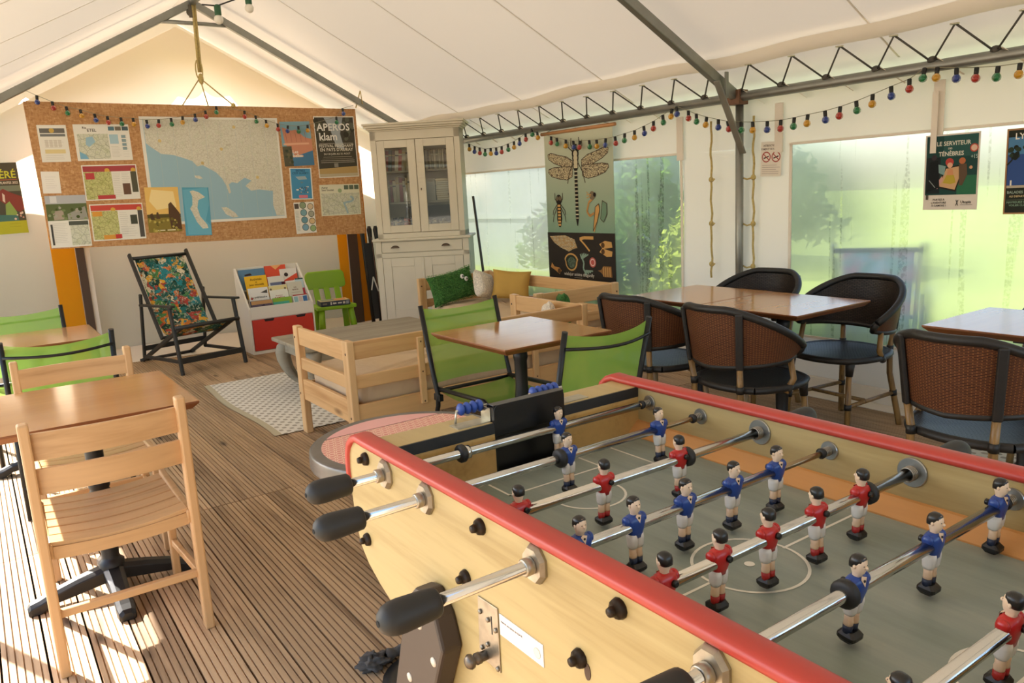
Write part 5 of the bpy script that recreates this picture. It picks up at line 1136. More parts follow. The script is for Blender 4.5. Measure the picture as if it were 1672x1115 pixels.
def mattress(label, loc, rz, L, W):
    g = G(); m = cloth('beige_sheet', '#cdb595', .04, .08, 7, .5)
    def fn(u, v):
        a = 2 * math.pi * u; c, s_ = math.cos(a), math.sin(a); b = math.pi * (v - .5); pw = .28
        cb, sb = math.cos(b), math.sin(b); e = lambda q, p: math.copysign(abs(q) ** p, q)
        wr = 1 + .006 * math.sin(40 * u * math.pi) * cb
        return (L / 2 * wr * e(c, .22) * e(cb, pw) + L / 2, W / 2 * wr * e(s_, .22) * e(cb, pw) + W / 2, .085 * e(sb, pw) + .085 + .004 * math.sin(9 * u * 6.28 + 3 * v))
    g.grid(fn, 96, 20); o = g.build('mattress', m); o.location = loc; o.rotation_euler = (0, 0, rz); return tag(o, label, 'mattress', 'day bed mattresses')
b1 = day_bed('pine day bed with its guard rail towards the cafe tables', (1.545, 3.795, 0), 0, 1.645, .82, .43)
mattress('beige mattress in the pine day bed facing the cafe tables', (1.60, 3.85, .275), 0, 1.53, .72)
b2 = day_bed('pine day bed along the window wall holding three cushions', (4.05, 4.44, 0), R(90), 1.80, .79)
for ch in [x for x in bpy.data.objects if x.parent == b2]: pass
mattress('beige mattress in the pine day bed along the window wall', (3.99, 4.50, .275), R(90), 1.68, .68)
def cushion(name, label, w_, h_, th, m, loc, rot, group='cushions on the day beds'):
    g = G()
    def fn(sg):
        def f(u, v):
            x, y = 2 * u - 1, 2 * v - 1
            return (w_ / 2 * x * (1 - .09 * (1 - y * y) * abs(x)), sg * th / 2 * ((1 - x ** 4) * (1 - y ** 4)) ** .55 * (1 + .05 * math.sin(5 * x + 3 * y)), h_ / 2 * y * (1 - .09 * (1 - x * x) * abs(y)))
        return f
    g.grid(fn(1), 18, 18, 0, True); g.grid(fn(-1), 18, 18, 0, True, True)
    t = thing(name, label, 'cushion', loc, 0, group); t.rotation_euler = rot; g.build('cover', m, t); return t
gr = mat('shaggy_green', '#3a6a2c', .95, 0, .6, 70, (1, 1, 1), 1.0); wsp = mat('speckled_white', '#d8cdbb', .9, 0, .35, 90, (1, 1, 1), .6); mus = cloth('mustard_cotton', '#c09a52', .05, .08, 9, .3)
zc = .44
p = onY(737, 474, 6.02)
cg = cushion('cushion', 'shaggy green cushion with two white googly eyes', .50, .27, .13, gr, (p.x, 6.0, .590), (R(-12), R(-7), R(8)))
g = G()
for i in range(2600):                                        # the shag
    x, y = random.uniform(-1, 1), random.uniform(-1, 1); yy = -.065 * ((1 - x ** 4) * (1 - y ** 4)) ** .55; b = V((.25 * x * (1 - .09 * (1 - y * y) * abs(x)), yy, .15 * y * (1 - .09 * (1 - x * x) * abs(y)))); d = V((random.gauss(0, .5), -1, random.gauss(-.2, .5))).normalized() * random.uniform(.012, .024); s_ = V((random.uniform(-1, 1), 0, random.uniform(-1, 1))).normalized() * .003
    g.add([b - s_, b + s_, b + d], [(0, 1, 2)])
o = g.build('shag', mat('shag_strands', '#5c8a44', .9, 0, .5, 50), cg); o['kind'] = 'stuff'
for k, (x, z) in enumerate(((.075, .062), (.112, .032))):
    e = part(cg, 'eye', mat('eye_white', '#e6e2da', .5), lambda g: g.ball((x, -.082, z), (.021, .010, .021), 12)); part(e, 'pupil', mat('pupil_dark', '#5a554c', .4), lambda g: g.ball((x + .003, -.091, z), (.009, .004, .009), 8))
p = onY(786, 470, 5.80); cushion('cushion', 'pointed white speckled cushion between the green and the mustard one', .29, .25, .12, wsp, (p.x + .03, 5.80, .592), (R(-14), R(16), R(28)))
p = onY(828, 468, 5.62); cushion('cushion', 'plain mustard yellow cushion leaning on the window side rail', .34, .26, .13, mus, (p.x + .03, 5.60, .590), (R(-10), R(6), R(-42)))
cushion('cushion', 'small green cushion showing just above the rail of the bed facing the cafe tables', .26, .22, .09, gr, (onY(921, 493, 4.3).x, 4.3, .562), (R(-8), R(8), R(60)))
cushion('cushion', 'white cushion corner showing just above the rail of the bed facing the cafe tables', .24, .21, .09, wsp, (onY(897, 500, 4.1).x, 4.1, .556), (R(-8), R(12), R(60)))
# rugs
def rug_mat():
    m, t, b, o = newmat('rug_ovals'); v = coords(t); sp = t.nodes.new('ShaderNodeSeparateXYZ'); t.links.new(v, sp.inputs[0])
    a = math_(t, 'SINE', math_(t, 'MULTIPLY', sp.outputs[0], 92.0)); c = math_(t, 'SINE', math_(t, 'MULTIPLY', sp.outputs[1], 70.0))
    pr = math_(t, 'MULTIPLY', a, c); col = ramp(t, pr, [(.22, '#d9d3c4'), (.34, '#a39c8a')])
    t.links.new(col, b.inputs['Base Color']); b.inputs['Roughness'].default_value = .85; bump(t, b, pr, .2, .002); return m
rugm = rug_mat(); rugb = mat('rug_border', '#b3a88a', .9)
def rug(label, x0, x1, y0, y1):
    t = thing('rug', label, 'rug', ((x0 + x1) / 2, (y0 + y1) / 2, 0), 0, 'woven outdoor rugs'); a, b = (x1 - x0) / 2, (y1 - y0) / 2
    edge = lambda v: -a + .018 * math.sin(v * math.pi * 2.2 + .6)
    part(t, 'pile', rugm, lambda g: g.grid(lambda u, v: (edge(v) + (a - edge(v)) * u, -b + 2 * b * v, .006), 2, 30))
    part(t, 'border', rugb, lambda g: g.grid(lambda u, v: (edge(v) - .012 + .045 * u, -b + 2 * b * v, .0068), 1, 30)); return t
rug('woven rug of pale grey ovals under the coffee table and pine beds', 1.37, 3.25, 4.625, 6.38)
rug('woven rug of pale grey ovals under the lone cafe table by the window', 3.32, 4.42, .35, 1.79)

# ------------------------------------------------------------------ grey opium coffee table
greyw = wood('grey_wash_wood', '#9a907c', '#7a705e', 0, 8, .55, False, 0, .3)
t = thing('coffee_table', 'low grey washed coffee table with bowed claw legs', 'coffee table', (2.42, 5.60, .007))
part(t, 'table_top', greyw, lambda g: g.bx(-.60, .60, -.36, .36, .352, .382), .008)
part(t, 'apron', greyw, lambda g: (g.bx(-.54, .54, -.315, -.29, .27, .352), g.bx(-.54, .54, .29, .315, .27, .352), g.bx(-.54, -.515, -.31, .31, .27, .352), g.bx(.515, .54, -.31, .31, .27, .352)), .004)
for sx in (-1, 1):
    for sy in (-1, 1):
        def leg(g):
            rings = []
            for o_, z, hw in ((-.01, .352, .055), (.02, .32, .058), (.035, .27, .055), (.035, .21, .048), (.018, .14, .042), (-.015, .07, .036), (-.055, .025, .032), (-.10, .0, .026)):
                c = V((sx * (.50 + o_), sy * (.275 + o_ * .75), z)); d = V((sx, sy * .75, 0)).normalized(); p_ = V((-d.y, d.x, 0))
                rings.append([c + d * a * hw + p_ * b * hw for a, b in ((-.8, -1), (.8, -1), (1, -.3), (1, .3), (.8, 1), (-.8, 1))])
            g.loft(rings, 0, True, True)
        part(t, 'leg', greyw, leg)

# ------------------------------------------------------------------ deck chairs
def floral(name, stops, dark=('#20362f', '#3f6b52', '#d8d2b8'), thin=0):
    m, t, b, o = newmat(name); v = coords(t); n_ = noise(t, v, 9, 4, .6)
    nv = t.nodes.new('ShaderNodeTexNoise'); nv.inputs['Scale'].default_value = 16; t.links.new(v, nv.inputs['Vector'])
    ad = t.nodes.new('ShaderNodeVectorMath'); ad.operation = 'MULTIPLY_ADD'; ad.inputs[1].default_value = (.16, .16, .16); t.links.new(nv.outputs['Color'], ad.inputs[0]); t.links.new(v, ad.inputs[2])
    vo = t.nodes.new('ShaderNodeTexVoronoi'); vo.inputs['Scale'].default_value = 17; t.links.new(ad.outputs[0], vo.inputs['Vector'])
    bw = t.nodes.new('ShaderNodeSeparateColor'); t.links.new(vo.outputs['Color'], bw.inputs[0])
    c1 = ramp(t, bw.outputs[0], stops, 'CONSTANT'); c2 = ramp(t, noise(t, v, 30, 4, .7, 1.5), [(.42, dark[0]), (.5, dark[1]), (.56, dark[2])])
    w_ = ramp(t, noise(t, v, 18, 3, .6, 2), [(.50, (0, 0, 0)), (.58, (1, 1, 1))])
    t.links.new(mixc(t, math_(t, 'MULTIPLY', w_, .6), c1, c2), b.inputs['Base Color']); b.inputs['Roughness'].default_value = .85; b.inputs['Specular IOR Level'].default_value = .15
    if thin:
        tl = t.nodes.new('ShaderNodeBsdfTranslucent'); t.links.new(b.inputs['Base Color'].links[0].from_socket, tl.inputs[0]); mx = t.nodes.new('ShaderNodeMixShader'); mx.inputs[0].default_value = thin
        t.links.new(b.outputs[0], mx.inputs[1]); t.links.new(tl.outputs[0], mx.inputs[2]); t.links.new(mx.outputs[0], o.inputs[0])
    return m
fl1 = floral('tropical_print', [(0, '#2d6a68'), (.14, '#c9722e'), (.22, '#1f3d33'), (.36, '#d9a23a'), (.45, '#27564c'), (.56, '#a8443a'), (.62, '#4f7f4a'), (.72, '#d8cdb0'), (.80, '#2f7f86'), (.92, '#cf7a4a')])
ebony = mat('black_stained_wood', '#26241f', .5, 0, .15, 12)
def deck_chair(label, loc, rz, fabric, frame, group='folding deck chairs'):      # faces -y
    t = thing('deck_chair', label, 'deck chair', loc, rz, group); hw = .262
    for s_ in (-1, 1):
        part(t, 'back_rail', frame, lambda g: g.bar((s_ * hw, .395, 1.015), (s_ * hw, -.085, .275), .026, .042), .008)
        part(t, 'seat_rail', frame, lambda g: g.bar((s_ * (hw - .03), -.44, .405), (s_ * (hw - .03), .49, .018), .024, .038), .007)
        part(t, 'front_leg', frame, lambda g: g.bar((s_ * (hw + .028), -.375, .585), (s_ * (hw + .028), -.475, 0), .026, .04, 0, (0, 1, 0)), .007)
        part(t, 'rear_upright', frame, lambda g: g.bar((s_ * (hw + .028), .19, .665), (s_ * (hw + .028), .30, .07), .024, .036, 0, (0, 1, 0)), .007)
        part(t, 'armrest', frame, lambda g: g.bar((s_ * (hw + .03), -.46, .590), (s_ * (hw + .03), .21, .565), .042, .02), .006)
        part(t, 'floor_rail', frame, lambda g: g.bar((s_ * (hw + .028), -.46, .115), (s_ * (hw + .028), .30, .085), .018, .032), .005)
    for a, b, r in (((-hw, .375, .975), (hw, .375, .975), .016), ((-hw - .03, -.44, .405), (hw + .03, -.44, .405), .017), ((-hw, -.075, .285), (hw, -.075, .285), .013), ((-hw, .48, .022), (hw, .48, .022), .014)):
        part(t, 'cross_bar', frame, lambda g: g.tube([a, b], r, 10))
    part(t, 'cross_bar', frame, lambda g: g.bar((-hw - .02, -.462, .12), (hw + .02, -.462, .12), .02, .05), .004); part(t, 'cross_bar', frame, lambda g: g.bar((-hw - .02, .285, .16), (hw + .02, .285, .16), .02, .045), .004)
    prof = [(.385, .985), (.30, .835), (.20, .655), (.11, .50), (.04, .395), (-.03, .325), (-.10, .30), (-.18, .305), (-.27, .34), (-.36, .385), (-.445, .422)]
    def fn(u, v):
        f = v * (len(prof) - 1); k = min(int(f), len(prof) - 2); q = f - k; y = prof[k][0] * (1 - q) + prof[k + 1][0] * q; z = prof[k][1] * (1 - q) + prof[k + 1][1] * q
        return ((u - .5) * .45, y, z - .02 * math.sin(math.pi * v) * (1 - (2 * u - 1) ** 2))
    part(t, 'sling', fabric, lambda g: g.grid(fn, 10, 40)); return t
deck_chair('black framed deck chair with tropical flower print sling', (1.535, 7.50, 0), R(12), fl1, ebony)
fl2 = floral('pastel_print', [(0, '#5f9a9c'), (.3, '#b98fa6'), (.5, '#6fa9a2'), (.7, '#c58c94'), (.85, '#a3bccb')], ('#8fb5b0', '#c9a0b2', '#d8d2c8'), .5)
deck_chair('pink and turquoise deck chair out on the grass behind the window', (5.13, 3.02, -.08), R(121), fl2, mat('blue_grey_frame', '#5a6a80', .6))

# ------------------------------------------------------------------ magazine rack with magazines
whitel = mat('white_laminate', '#ded5c6', .45); redl2 = mat('red_drawer', '#bf3323', .45)
mr = thing('magazine_rack', 'white book rack with stepped shelves and a red drawer', 'book rack', (2.075, 7.375, 0)); MW, MD = .63, .36
side = [(0, 0), (MD, 0), (MD, .80), (MD - .03, .80), (.0, .435)]
for x in (0, MW - .016): part(mr, 'side', whitel, lambda g: g.prism(side, x, x + .016, M_axes((0, 0, 0), (0, 1, 0), (0, 0, 1), (1, 0, 0))), .002)
part(mr, 'front_band', whitel, lambda g: g.bx(.016, MW - .016, .0, .014, .335, .45), .002)
part(mr, 'back', whitel, lambda g: g.bx(.016, MW - .016, MD - .012, MD, 0, .80)); part(mr, 'bottom', whitel, lambda g: g.bx(.016, MW - .016, 0, MD - .012, 0, .03))
for k in range(4): part(mr, 'step', whitel, lambda g: g.bx(.016, MW - .016, .012 + .082 * k, .018 + .082 * k + .076, .335 + .085 * k - .01, .335 + .085 * k))
dr = part(mr, 'drawer', redl2, lambda g: g.bx(.02, MW - .02, -.004, .012, .035, .328), .002)
for x in (.13, .44): part(dr, 'finger_hole', mat('hole_dark', '#2a1714', .9), lambda g: g.prism([(x, .3285), (x + .10, .3285), (x + .088, .305), (x + .012, .305)], -.0052, -.0035, M_axes((0, 0, 0), (1, 0, 0), (0, 0, 1), (0, -1, 0)) @ Matrix.Translation((0, 0, .0087))))
MGZ = [  # row, x0, x1, height above step, cover colours
    (3, .03, .28, .20, '#5d7f9a', [('p', [(.2, .25), (.45, .2), (.5, .3), (.25, .33)], '#3d2f2a')], 'blue magazine with a dark fish at the back of the rack'),
    (3, .29, .50, .215, '#d8543a', [('p', [(.3, .0), (.5, .2), (.8, .0)], '#e8a86a')], 'orange red magazine standing tallest in the rack'),
    (3, .43, .60, .17, '#ddd6cc', [('c', .35, .35, .12, '#3a2f2c'), ('p', [(0, .75), (1, .3), (1, .6), (.1, 1)], '#d8543a')], 'white and orange comic at the end of the back row'),
    (2, .06, .27, .225, '#e5b32c', [('t', .5, .20, .10, 'Activités', 'C', .62, '#5a3c14'), ('t', .5, .30, .06, 'et', 'C', None, '#5a3c14'), ('t', .5, .42, .08, 'jeux éducatifs', 'C', .85, '#5a3c14')], 'yellow activity book with brown lettering'),
    (2, .28, .44, .20, '#d5cfc2', [('r', .1, .3, .8, .95, '#6a6f86'), ('r', .8, .3, 1, .95, '#4a2430'), ('r', 0, .95, 1, 1, '#b8402f')], 'pale book with a slate blue picture panel'),
    (2, .45, .60, .14, '#e1dccf', [('p', [(0, .5), (1, .1), (1, .35), (.1, .9)], '#d06a48')], 'cream book with an orange slanting stripe'),
    (1, .055, .245, .20, '#ddd8cf', [('t', .5, .50, .10, 'La préhistoire', 'C', .8, '#3d3a36'), ('c', .13, .5, .06, '#a8443c'), ('p', [(.6, .25), (.95, .12), (.95, .3)], '#4a4540'), ('r', .0, .7, 1, 1, '#8f8a7c')], 'white book about prehistory with a dark bird'),
    (1, .255, .435, .205, '#e2ddcc', [('r', .0, .02, 1, .22, '#d8c98f'), ('t', .5, .52, .05, 'les animaux', 'C', .5, '#a8443c'), ('t', .5, .66, .10, 'SAMPAI', 'C', .6, '#a8342c'), ('c', .1, .18, .06, '#7a6a50'), ('c', .88, .18, .06, '#7a6a50')], 'cream animal book with red lettering'),
    (1, .44, .585, .22, '#c9c2ae', [('t', .5, .28, .06, 'LES', 'C', None, '#6a4038'), ('t', .5, .38, .06, 'MARINS', 'C', .4, '#6a4038'), ('l', [(.2, .48), (.8, .48)], .02, '#8a7a62')], 'beige book with small brown title'),
    (1, .53, .61, .25, '#b7c9cc', [('r', 0, .0, 1, .05, '#3a5048'), ('r', .5, .4, 1, 1, '#a83a44')], 'narrow pale blue book at the rack side'),
    (0, .045, .245, .17, '#5c4f5c', [('r', 0, .0, 1, .2, '#b58a5c'), ('p', [(.1, .5), (.6, .2), (.7, .7), (.2, .8)], '#3c3444'), ('r', .3, .72, .7, .86, '#b86a8a')], 'dark mauve magazine with a pink title block'),
    (0, .255, .44, .175, '#4fa088', [('r', 0, 0, 1, .22, '#86a83c'), ('r', .85, 0, 1, 1, '#86a83c'), ('p', [(0, .75), (.5, .65), (.55, .9), (0, 1)], '#8a5a9a')], 'green and turquoise magazine in the front row'),
    (0, .455, .60, .185, '#e0dcd2', [('r', .05, .1, .33, .5, '#8fb0b0'), ('r', .36, .1, .64, .5, '#c9b4a8'), ('r', .67, .1, .96, .5, '#3f6a9a'), ('r', 0, .0, 1, .06, '#a8443c'), ('c', .25, .85, .1, '#b0604c'), ('t', .5, .66, .06, 'animaux', 'C', .5, '#4a6a58')], 'white magazine with three small pictures')]
for r_, x0, x1, h, col, el, lab in MGZ:
    zb = .335 + .085 * r_ + .002; yb = .016 + .082 * r_ + .030 + (.014 if lab.startswith(('orange red', 'narrow pale blue')) else 0) - (.014 if lab.startswith('dark mauve') else 0); tl_ = R(16); W, H = x1 - x0, h
    M = Matrix.Translation((2.075 + x0, 7.375 + yb + math.sin(tl_) * H * .5, zb + math.cos(tl_) * H)) @ M_axes((0, 0, 0), (1, 0, 0), (0, math.sin(tl_), math.cos(tl_)), (0, -math.cos(tl_), math.sin(tl_)))
    sheet('magazine', lab, 'magazine', W, H, col, el, M, 'magazines in the white rack', .006)
for q in range(3):
    M = Matrix.Translation((2.075 + .024 + .008 * q, 7.375 + .016 + .030 + .0235 + .014 - .0065 * q, .337 + .164)) @ M_axes((0, 0, 0), (1, 0, 0), (0, math.sin(R(16)), math.cos(R(16))), (0, -math.cos(R(16)), math.sin(R(16))))
    sheet('magazine', ('brown', 'pale', 'slate')[q] + ' thin magazine tucked behind the dark mauve one', 'magazine', .19, .165, ('#8a7a6a', '#b0a494', '#4f5a6a')[q], [], M, 'magazines behind the mauve one', .003)

# ------------------------------------------------------------------ small green plastic chair and the game box on it
lime = mat('lime_plastic', '#82b01c', .38)
kc = thing('child_chair', 'lime green plastic chair for a child with slatted back', 'chair', (3.135, 7.96, 0), R(-6))
part(kc, 'seat', lime, lambda g: g.prism(arc(.175, .13, .02, 0, 90, 4) + arc(-.175, .13, .02, 90, 180, 4) + arc(-.195, -.14, .02, 180, 270, 4) + arc(.195, -.14, .02, 270, 360, 4), .265, .305), .01)
for sx, sy in ((-1, -1), (1, -1), (-1, 1), (1, 1)): part(kc, 'leg', lime, lambda g: g.tube([(sx * .155, sy * .11, .27), (sx * .178, sy * .14, 0)], [.030, .036], 14))
def bp(g):
    P = arc(.165, .595, .05, 0, 80, 5) + arc(-.165, .595, .05, 100, 180, 5) + arc(-.175, .50, .045, 180, 260, 5) + arc(.175, .50, .045, 280, 360, 5)
    g.prism([(x, z + .012 * (1 - (x / .2) ** 2)) for x, z in P], -.02, .02, M_axes((0, .165, 0), (1, 0, 0), (0, .12, 1), (0, -1, 0)))
part(kc, 'backrest', lime, bp, .01)
for x in (-.115, 0, .115): part(kc, 'back_slat', lime, lambda g: g.bar((x, .135, .29), (x, .225, .50), .062, .022, 0, (0, 1, 0)), .006)
gb = G().bx(-.155, .155, -.10, .10, 0, .052).build('board_game_box', [mat('game_box_side', '#3d4450', .5, 0, .5, 25)], None, .002, (3.12, 7.90, .306), (0, 0, R(-10)))
tag(gb, 'dark blue board game box lying on the lime green chair', 'box')
o = sheet('box_lid_print', '', 'x', .30, .19, '#c9b489', [('r', .05, .1, .6, .8, '#7a8a7a'), ('p', [(.5, .2), (.95, .1), (.9, .8), (.55, .9)], '#c08a5c')], Matrix.Identity(4))
untag(o)
o.parent = gb; o.matrix_local = M_axes((-.15, .095, .0525), (1, 0, 0), (0, 1, 0), (0, 0, 1))
o = sheet('box_side_print', '', 'x', .30, .046, '#3d4450', [('r', .32, .15, .37, .8, '#dcd8ce'), ('c', .44, .5, .035, '#dcd8ce'), ('c', .50, .5, .03, '#dcd8ce'), ('r', .58, .35, .72, .65, '#cfcac0'), ('r', .76, .25, .84, .75, '#c9c2b4'), ('r', .87, .15, .97, .85, '#8a9098'), ('r', .05, .3, .2, .7, '#7a7468')], Matrix.Identity(4))
untag(o)
o.parent = gb; o.matrix_local = M_axes((-.15, -.1005, .049), (1, 0, 0), (0, 0, 1), (0, -1, 0))
# black folded chairs leaning by the cupboard
matte = mat('matte_black', '#171514', .6)
for k, (x, dy, lab) in enumerate(((3.575, .0, 'black folded chair with a white arrow mark leaning by the cupboard'), (3.715, -.05, 'black folded chair leaning closer against the cupboard side'))):
    t = thing('folded_chair', lab, 'chair', (x, 7.86 + dy, 0), R(-8), 'folded black chairs')
    for s_ in (-.042, .042): part(t, 'rail', matte, lambda g: g.tube([(s_, -.05, 0), (s_, .10, .98), (s_, .115, 1.06), (s_, .115, 1.10)], [.02, .022, .028, .016], 10))
    part(t, 'seat_panel', matte, lambda g: g.bar((0, -.035, .10), (0, .085, .92), .075, .03, 0, (0, 1, 0)), .004)
    part(t, 'edge_trim', mat('copper_edge', '#7a5a48', .4, .5), lambda g: g.bar((.045, -.075, .05), (.045, .07, .98), .006, .006, 0, (0, 1, 0)))
    if k == 0: part(t, 'arrow_mark', mat('white_mark', '#c9c5bd', .6), lambda g: (g.bar((-.035, -.045, .42), (0, -.03, .56), .012, .004, 0, (0, 1, 0)), g.bar((0, -.03, .56), (.04, -.045, .40), .012, .004, 0, (0, 1, 0))))

# ------------------------------------------------------------------ cream two-part cupboard, glazed above, set across the corner
cream = mat('cream_paint', '#cfc6b1', .5, 0, .05, 3); dkline = mat('gap_dark', '#3a342b', .9); bronze = mat('bronze_pull', '#5a4c40', .4, .7)
cab = thing('cupboard', 'tall cream painted cupboard with glazed doors full of books', 'cupboard', (3.725, 6.955, 0), R(-38.4))
LW, LD, UW, UD = .94, .44, .88, .33                         # lower and upper width, depth; front plane at y = 0
part(cab, 'lower_body', cream, lambda g: (g.bx(-LW / 2, LW / 2, .018, LD, .06, .965), g.bx(-LW / 2, LW / 2, .01, LD, 0, .09)), .004)
for x0, x1, z0, z1 in ((-LW / 2, -LW / 2 + .06, .09, .965), (LW / 2 - .06, LW / 2, .09, .965), (-LW / 2, LW / 2, .09, .155), (-LW / 2, LW / 2, .80, .845)): part(cab, 'face_frame', cream, lambda g: g.bx(x0, x1, 0, .02, z0, z1), .002)
part(cab, 'ledge', cream, lambda g: g.bx(-LW / 2 - .025, LW / 2 + .025, -.025, LD + .01, .965, .99), .006)
part(cab, 'drawer', cream, lambda g: g.bx(-LW / 2 + .064, LW / 2 - .064, -.002, .02, .852, .955), .003)
dwr = [x for x in bpy.data.objects if x.parent == cab and x.name.startswith('drawer')][0]
for x in (-.27, .24):
    part(dwr, 'cup_pull', bronze, lambda g: g.grid(lambda u, v: (x + .042 * math.cos(math.pi * u), -.002 - .022 * math.sin(math.pi * v * .5), .895 + .026 * math.sin(math.pi * u) * math.cos(math.pi * v * .5)), 12, 6))
def panel_door(g, x0, x1, z0, z1):
    f = .085
    for a in ((x0, x0 + f, z0, z1), (x1 - f, x1, z0, z1), (x0 + f, x1 - f, z0, z0 + f + .03), (x0 + f, x1 - f, z1 - f, z1)): g.bx(a[0], a[1], -.002, .018, a[2], a[3])
    g.bx(x0 + f, x1 - f, .006, .016, z0 + f, z1 - f)
for x0, x1 in ((-LW / 2 + .064, -.004), (.004, LW / 2 - .064)): part(cab, 'door', cream, lambda g: panel_door(g, x0, x1, .16, .796), .0025)
part(cab, 'center_bead', cream, lambda g: g.bx(-.012, .012, -.010, 0, .16, .796), .004)
ZU0, ZU1, yU = .99, 2.03, .02
part(cab, 'upper_carcass', cream, lambda g: (g.bx(-UW / 2, -UW / 2 + .02, yU + .018, yU + UD, ZU0, ZU1), g.bx(UW / 2 - .02, UW / 2, yU + .018, yU + UD, ZU0, ZU1), g.bx(-UW / 2, UW / 2, yU + UD - .015, yU + UD, ZU0, ZU1), g.bx(-UW / 2, UW / 2, yU + .018, yU + UD, ZU0, ZU0 + .05), g.bx(-UW / 2, UW / 2, yU + .018, yU + UD, ZU1 - .05, ZU1)), .002)
for a in ((-UW / 2, -UW / 2 + .055, ZU0, ZU1), (UW / 2 - .055, UW / 2, ZU0, ZU1), (-UW / 2, UW / 2, ZU0, ZU0 + .05), (-UW / 2, UW / 2, ZU1 - .085, ZU1)): part(cab, 'face_frame', cream, lambda g: g.bx(a[0], a[1], yU, yU + .02, a[2], a[3]), .002)
SH = [1.335, 1.64]
for z in SH: part(cab, 'shelf', mat('shelf_grey', '#9c9484', .6), lambda g: g.bx(-UW / 2 + .02, UW / 2 - .02, yU + .05, yU + UD - .02, z - .009, z + .009))
part(cab, 'divider', cream, lambda g: g.bx(-.012, .012, yU + .05, yU + UD - .02, ZU0 + .05, ZU1 - .05))
def glazing():
    m, t, b, o = newmat('old_glass'); t.nodes.remove(b); tp = t.nodes.new('ShaderNodeBsdfTransparent'); tp.inputs[0].default_value = (.82, .83, .80, 1); gl = t.nodes.new('ShaderNodeBsdfGlossy'); gl.inputs['Roughness'].default_value = .03
    mx = t.nodes.new('ShaderNodeMixShader'); mx.inputs[0].default_value = .05; t.links.new(tp.outputs[0], mx.inputs[1]); t.links.new(gl.outputs[0], mx.inputs[2]); t.links.new(mx.outputs[0], o.inputs[0]); return m
glz = glazing()
for x0, x1 in ((-UW / 2 + .058, -.003), (.003, UW / 2 - .058)):
    f = .078; z0, z1 = ZU0 + .054, ZU1 - .089
    d = part(cab, 'glazed_door', cream, lambda g: [g.bx(a[0], a[1], yU - .003, yU + .02, a[2], a[3]) for a in ((x0, x0 + f, z0, z1), (x1 - f, x1, z0, z1), (x0 + f, x1 - f, z0, z0 + .072), (x0 + f, x1 - f, z1 - .072, z1))], .003)
    part(d, 'pane', glz, lambda g: g.bx(x0 + f - .004, x1 - f + .004, yU + .006, yU + .009, z0 + .068, z1 - .068))
    if x0 > 0: part(d, 'keyhole', bronze, lambda g: g.ball((x0 + .03, yU - .004, 1.46), (.006, .003, .013), 8, 0, 6))
for k, (e, z0, z1) in enumerate(((.012, 2.03, 2.045), (.03, 2.045, 2.062), (.048, 2.062, 2.085), (.06, 2.085, 2.105))): part(cab, 'cornice', cream, lambda g: g.bx(-UW / 2 - e, UW / 2 + e, yU - e, yU + UD + e * .3, z0, z1), .005)
# side panel moulding seen on the window side
part(cab, 'side_moulding', dkline, lambda g: g.bx(LW / 2 - .0005, LW / 2 + .0008, .09, .093, .2, .83))
CM = Matrix.Translation((3.725, 6.955, 0)) @ Matrix.Rotation(R(-38.4), 4, 'Z')
CN = {'#8c3a30': 'dark red', '#d3c8ae': 'cream', '#b8ad92': 'beige', '#54504a': 'charcoal', '#a84438': 'brick red', '#3f4a44': 'dark green', '#c9bfa6': 'ivory', '#7a5a48': 'brown', '#5a6a78': 'slate blue', '#b5a88e': 'sand', '#a4977e': 'fawn', '#8f8470': 'drab', '#c2b8a0': 'pale buff', '#7b6a5c': 'umber', '#cabfa8': 'oatmeal'}
cols_a = ['#8c3a30', '#d3c8ae', '#b8ad92', '#54504a', '#a84438', '#3f4a44', '#c9bfa6', '#7a5a48', '#5a6a78']
cols_b = ['#b5a88e', '#a4977e', '#8f8470', '#c2b8a0', '#7b6a5c', '#cabfa8']
def row(x0, x1, z0, hmin, hmax, cols, wmin, wmax, group, label, lean=0, depth=.15, yb=.30):
    x = x0
    while x < x1 - wmin:
        w_ = random.uniform(wmin, wmax); h = random.uniform(hmin, hmax); c = random.choice(cols)
        if x + w_ > x1: break
        g = G(); g.bx(0, w_, 0, depth, 0, h, 0); g.bx(.0015, w_ - .0015, .004, depth + .001, .003, h + .0006, 1); g.bx(0, w_, -.0006, 0, h * .72, h * .78, 2)
        o = g.build('book', [ink(c, .6), ink('#d5cbb4', .8), ink(random.choice(['#d9cfae', '#3a332c', '#b59a5a']), .6)])
        la = lean; o.matrix_world = CM @ Matrix.Translation((x, yb - depth - .0, z0 + (w_ * math.sin(abs(la)) if la else 0) + .001)) @ Matrix.Rotation(-la, 4, 'Y')
        tag(o, CN[c] + ' ' + label, 'book', group); x += w_ + random.uniform(.001, .004)
xl0, xl1, xr0, xr1 = -.345, -.03, .03, .36
row(xl0, xl1 - .05, SH[1] + .009, .19, .235, cols_a, .022, .038, 'books left of the divider on the top shelf', 'book leaning on the top shelf behind the keyless glazed door', -.10)
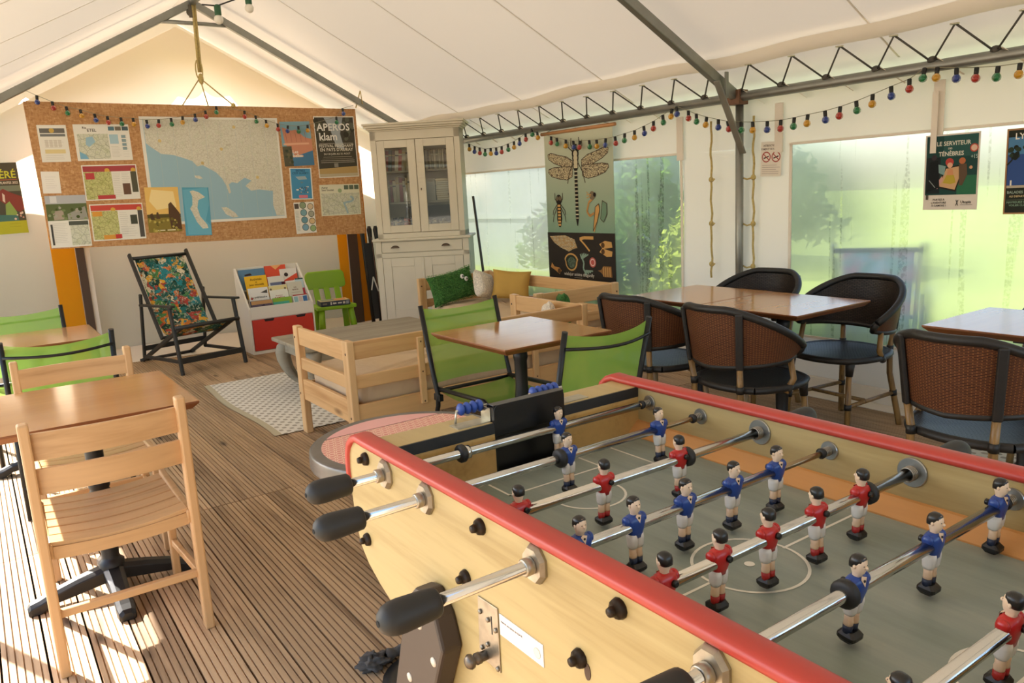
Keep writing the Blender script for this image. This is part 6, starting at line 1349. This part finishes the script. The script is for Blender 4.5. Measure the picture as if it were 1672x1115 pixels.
row(xr0, xr1, SH[1] + .009, .17, .20, cols_b, .013, .022, 'thin books on the top shelf', 'thin book on the top shelf behind the door with the keyhole')
row(xl0, xl1, SH[0] + .009, .20, .26, cols_a, .02, .036, 'books on the middle shelf', 'book standing on the middle shelf behind the keyless glazed door')
row(xl0, xl1, ZU0 + .052, .09, .15, cols_a, .014, .024, 'small books on the bottom shelf by the grey books', 'small book on the bottom shelf behind the keyless glazed door')
row(xr0, xr1, ZU0 + .052, .07, .12, cols_b, .014, .026, 'small books on the bottom shelf under the grey cloth', 'small book on the bottom shelf behind the door with the keyhole')
z = SH[0] + .009
for k in range(10):
    h = random.uniform(.016, .024); g = G(); w_ = random.uniform(.12, .14); g.bx(0, w_, 0, .17, 0, h, 0); g.bx(.003, w_ - .003, -.0006, 0, .003, h - .003, 1)
    bc = cols_b[k % 6]; o = g.build('book', [ink(bc, .6), ink('#d5cdb9', .8)]); o.matrix_world = CM @ Matrix.Translation((.165 + random.uniform(-.004, .004), .10, z + .0005)); z += h + .001
    tag(o, CN[bc] + ' flat book in the tall pile, ' + ('lower' if k < 6 else 'upper') + ' half of it', 'book', 'pile of flat books in the cupboard')
g = G().bx(0, .125, 0, .14, 0, .215); o = g.build('file_box', mat('pale_grey_card', '#a9a59c', .7)); o.matrix_world = CM @ Matrix.Translation((.032, .11, SH[0] + .0095)); tag(o, 'pale grey card file box beside the pile of flat books', 'box')
for x, w_, c, lab in ((-.20, .17, '#7d7262', 'brown card panel standing behind the small books of the bottom shelf'), (.03, .33, '#6d6c6a', 'slate grey cloth folded behind the small tan books')):
    o = G().bx(0, w_, 0, .012, 0, .25).build('card_panel', mat('panel_' + c[1:], c, .8, 0, .1, 8)); o.matrix_world = CM @ Matrix.Translation((x, .31, ZU0 + .053)); tag(o, lab, 'panel')
# leaning pole
a, b = onX(765, 322, 4.38), V((4.32, 6.70, 0)); o = G().tube([(0, 0, 0), tuple(V((4.42, 7.05, 1.36)) - b)], .014, 10).build('pole', mat('dark_pole', '#4a4640', .5)); o.location = b; tag(o, 'thin dark pole leaning between the cupboard and the fogged window', 'pole')
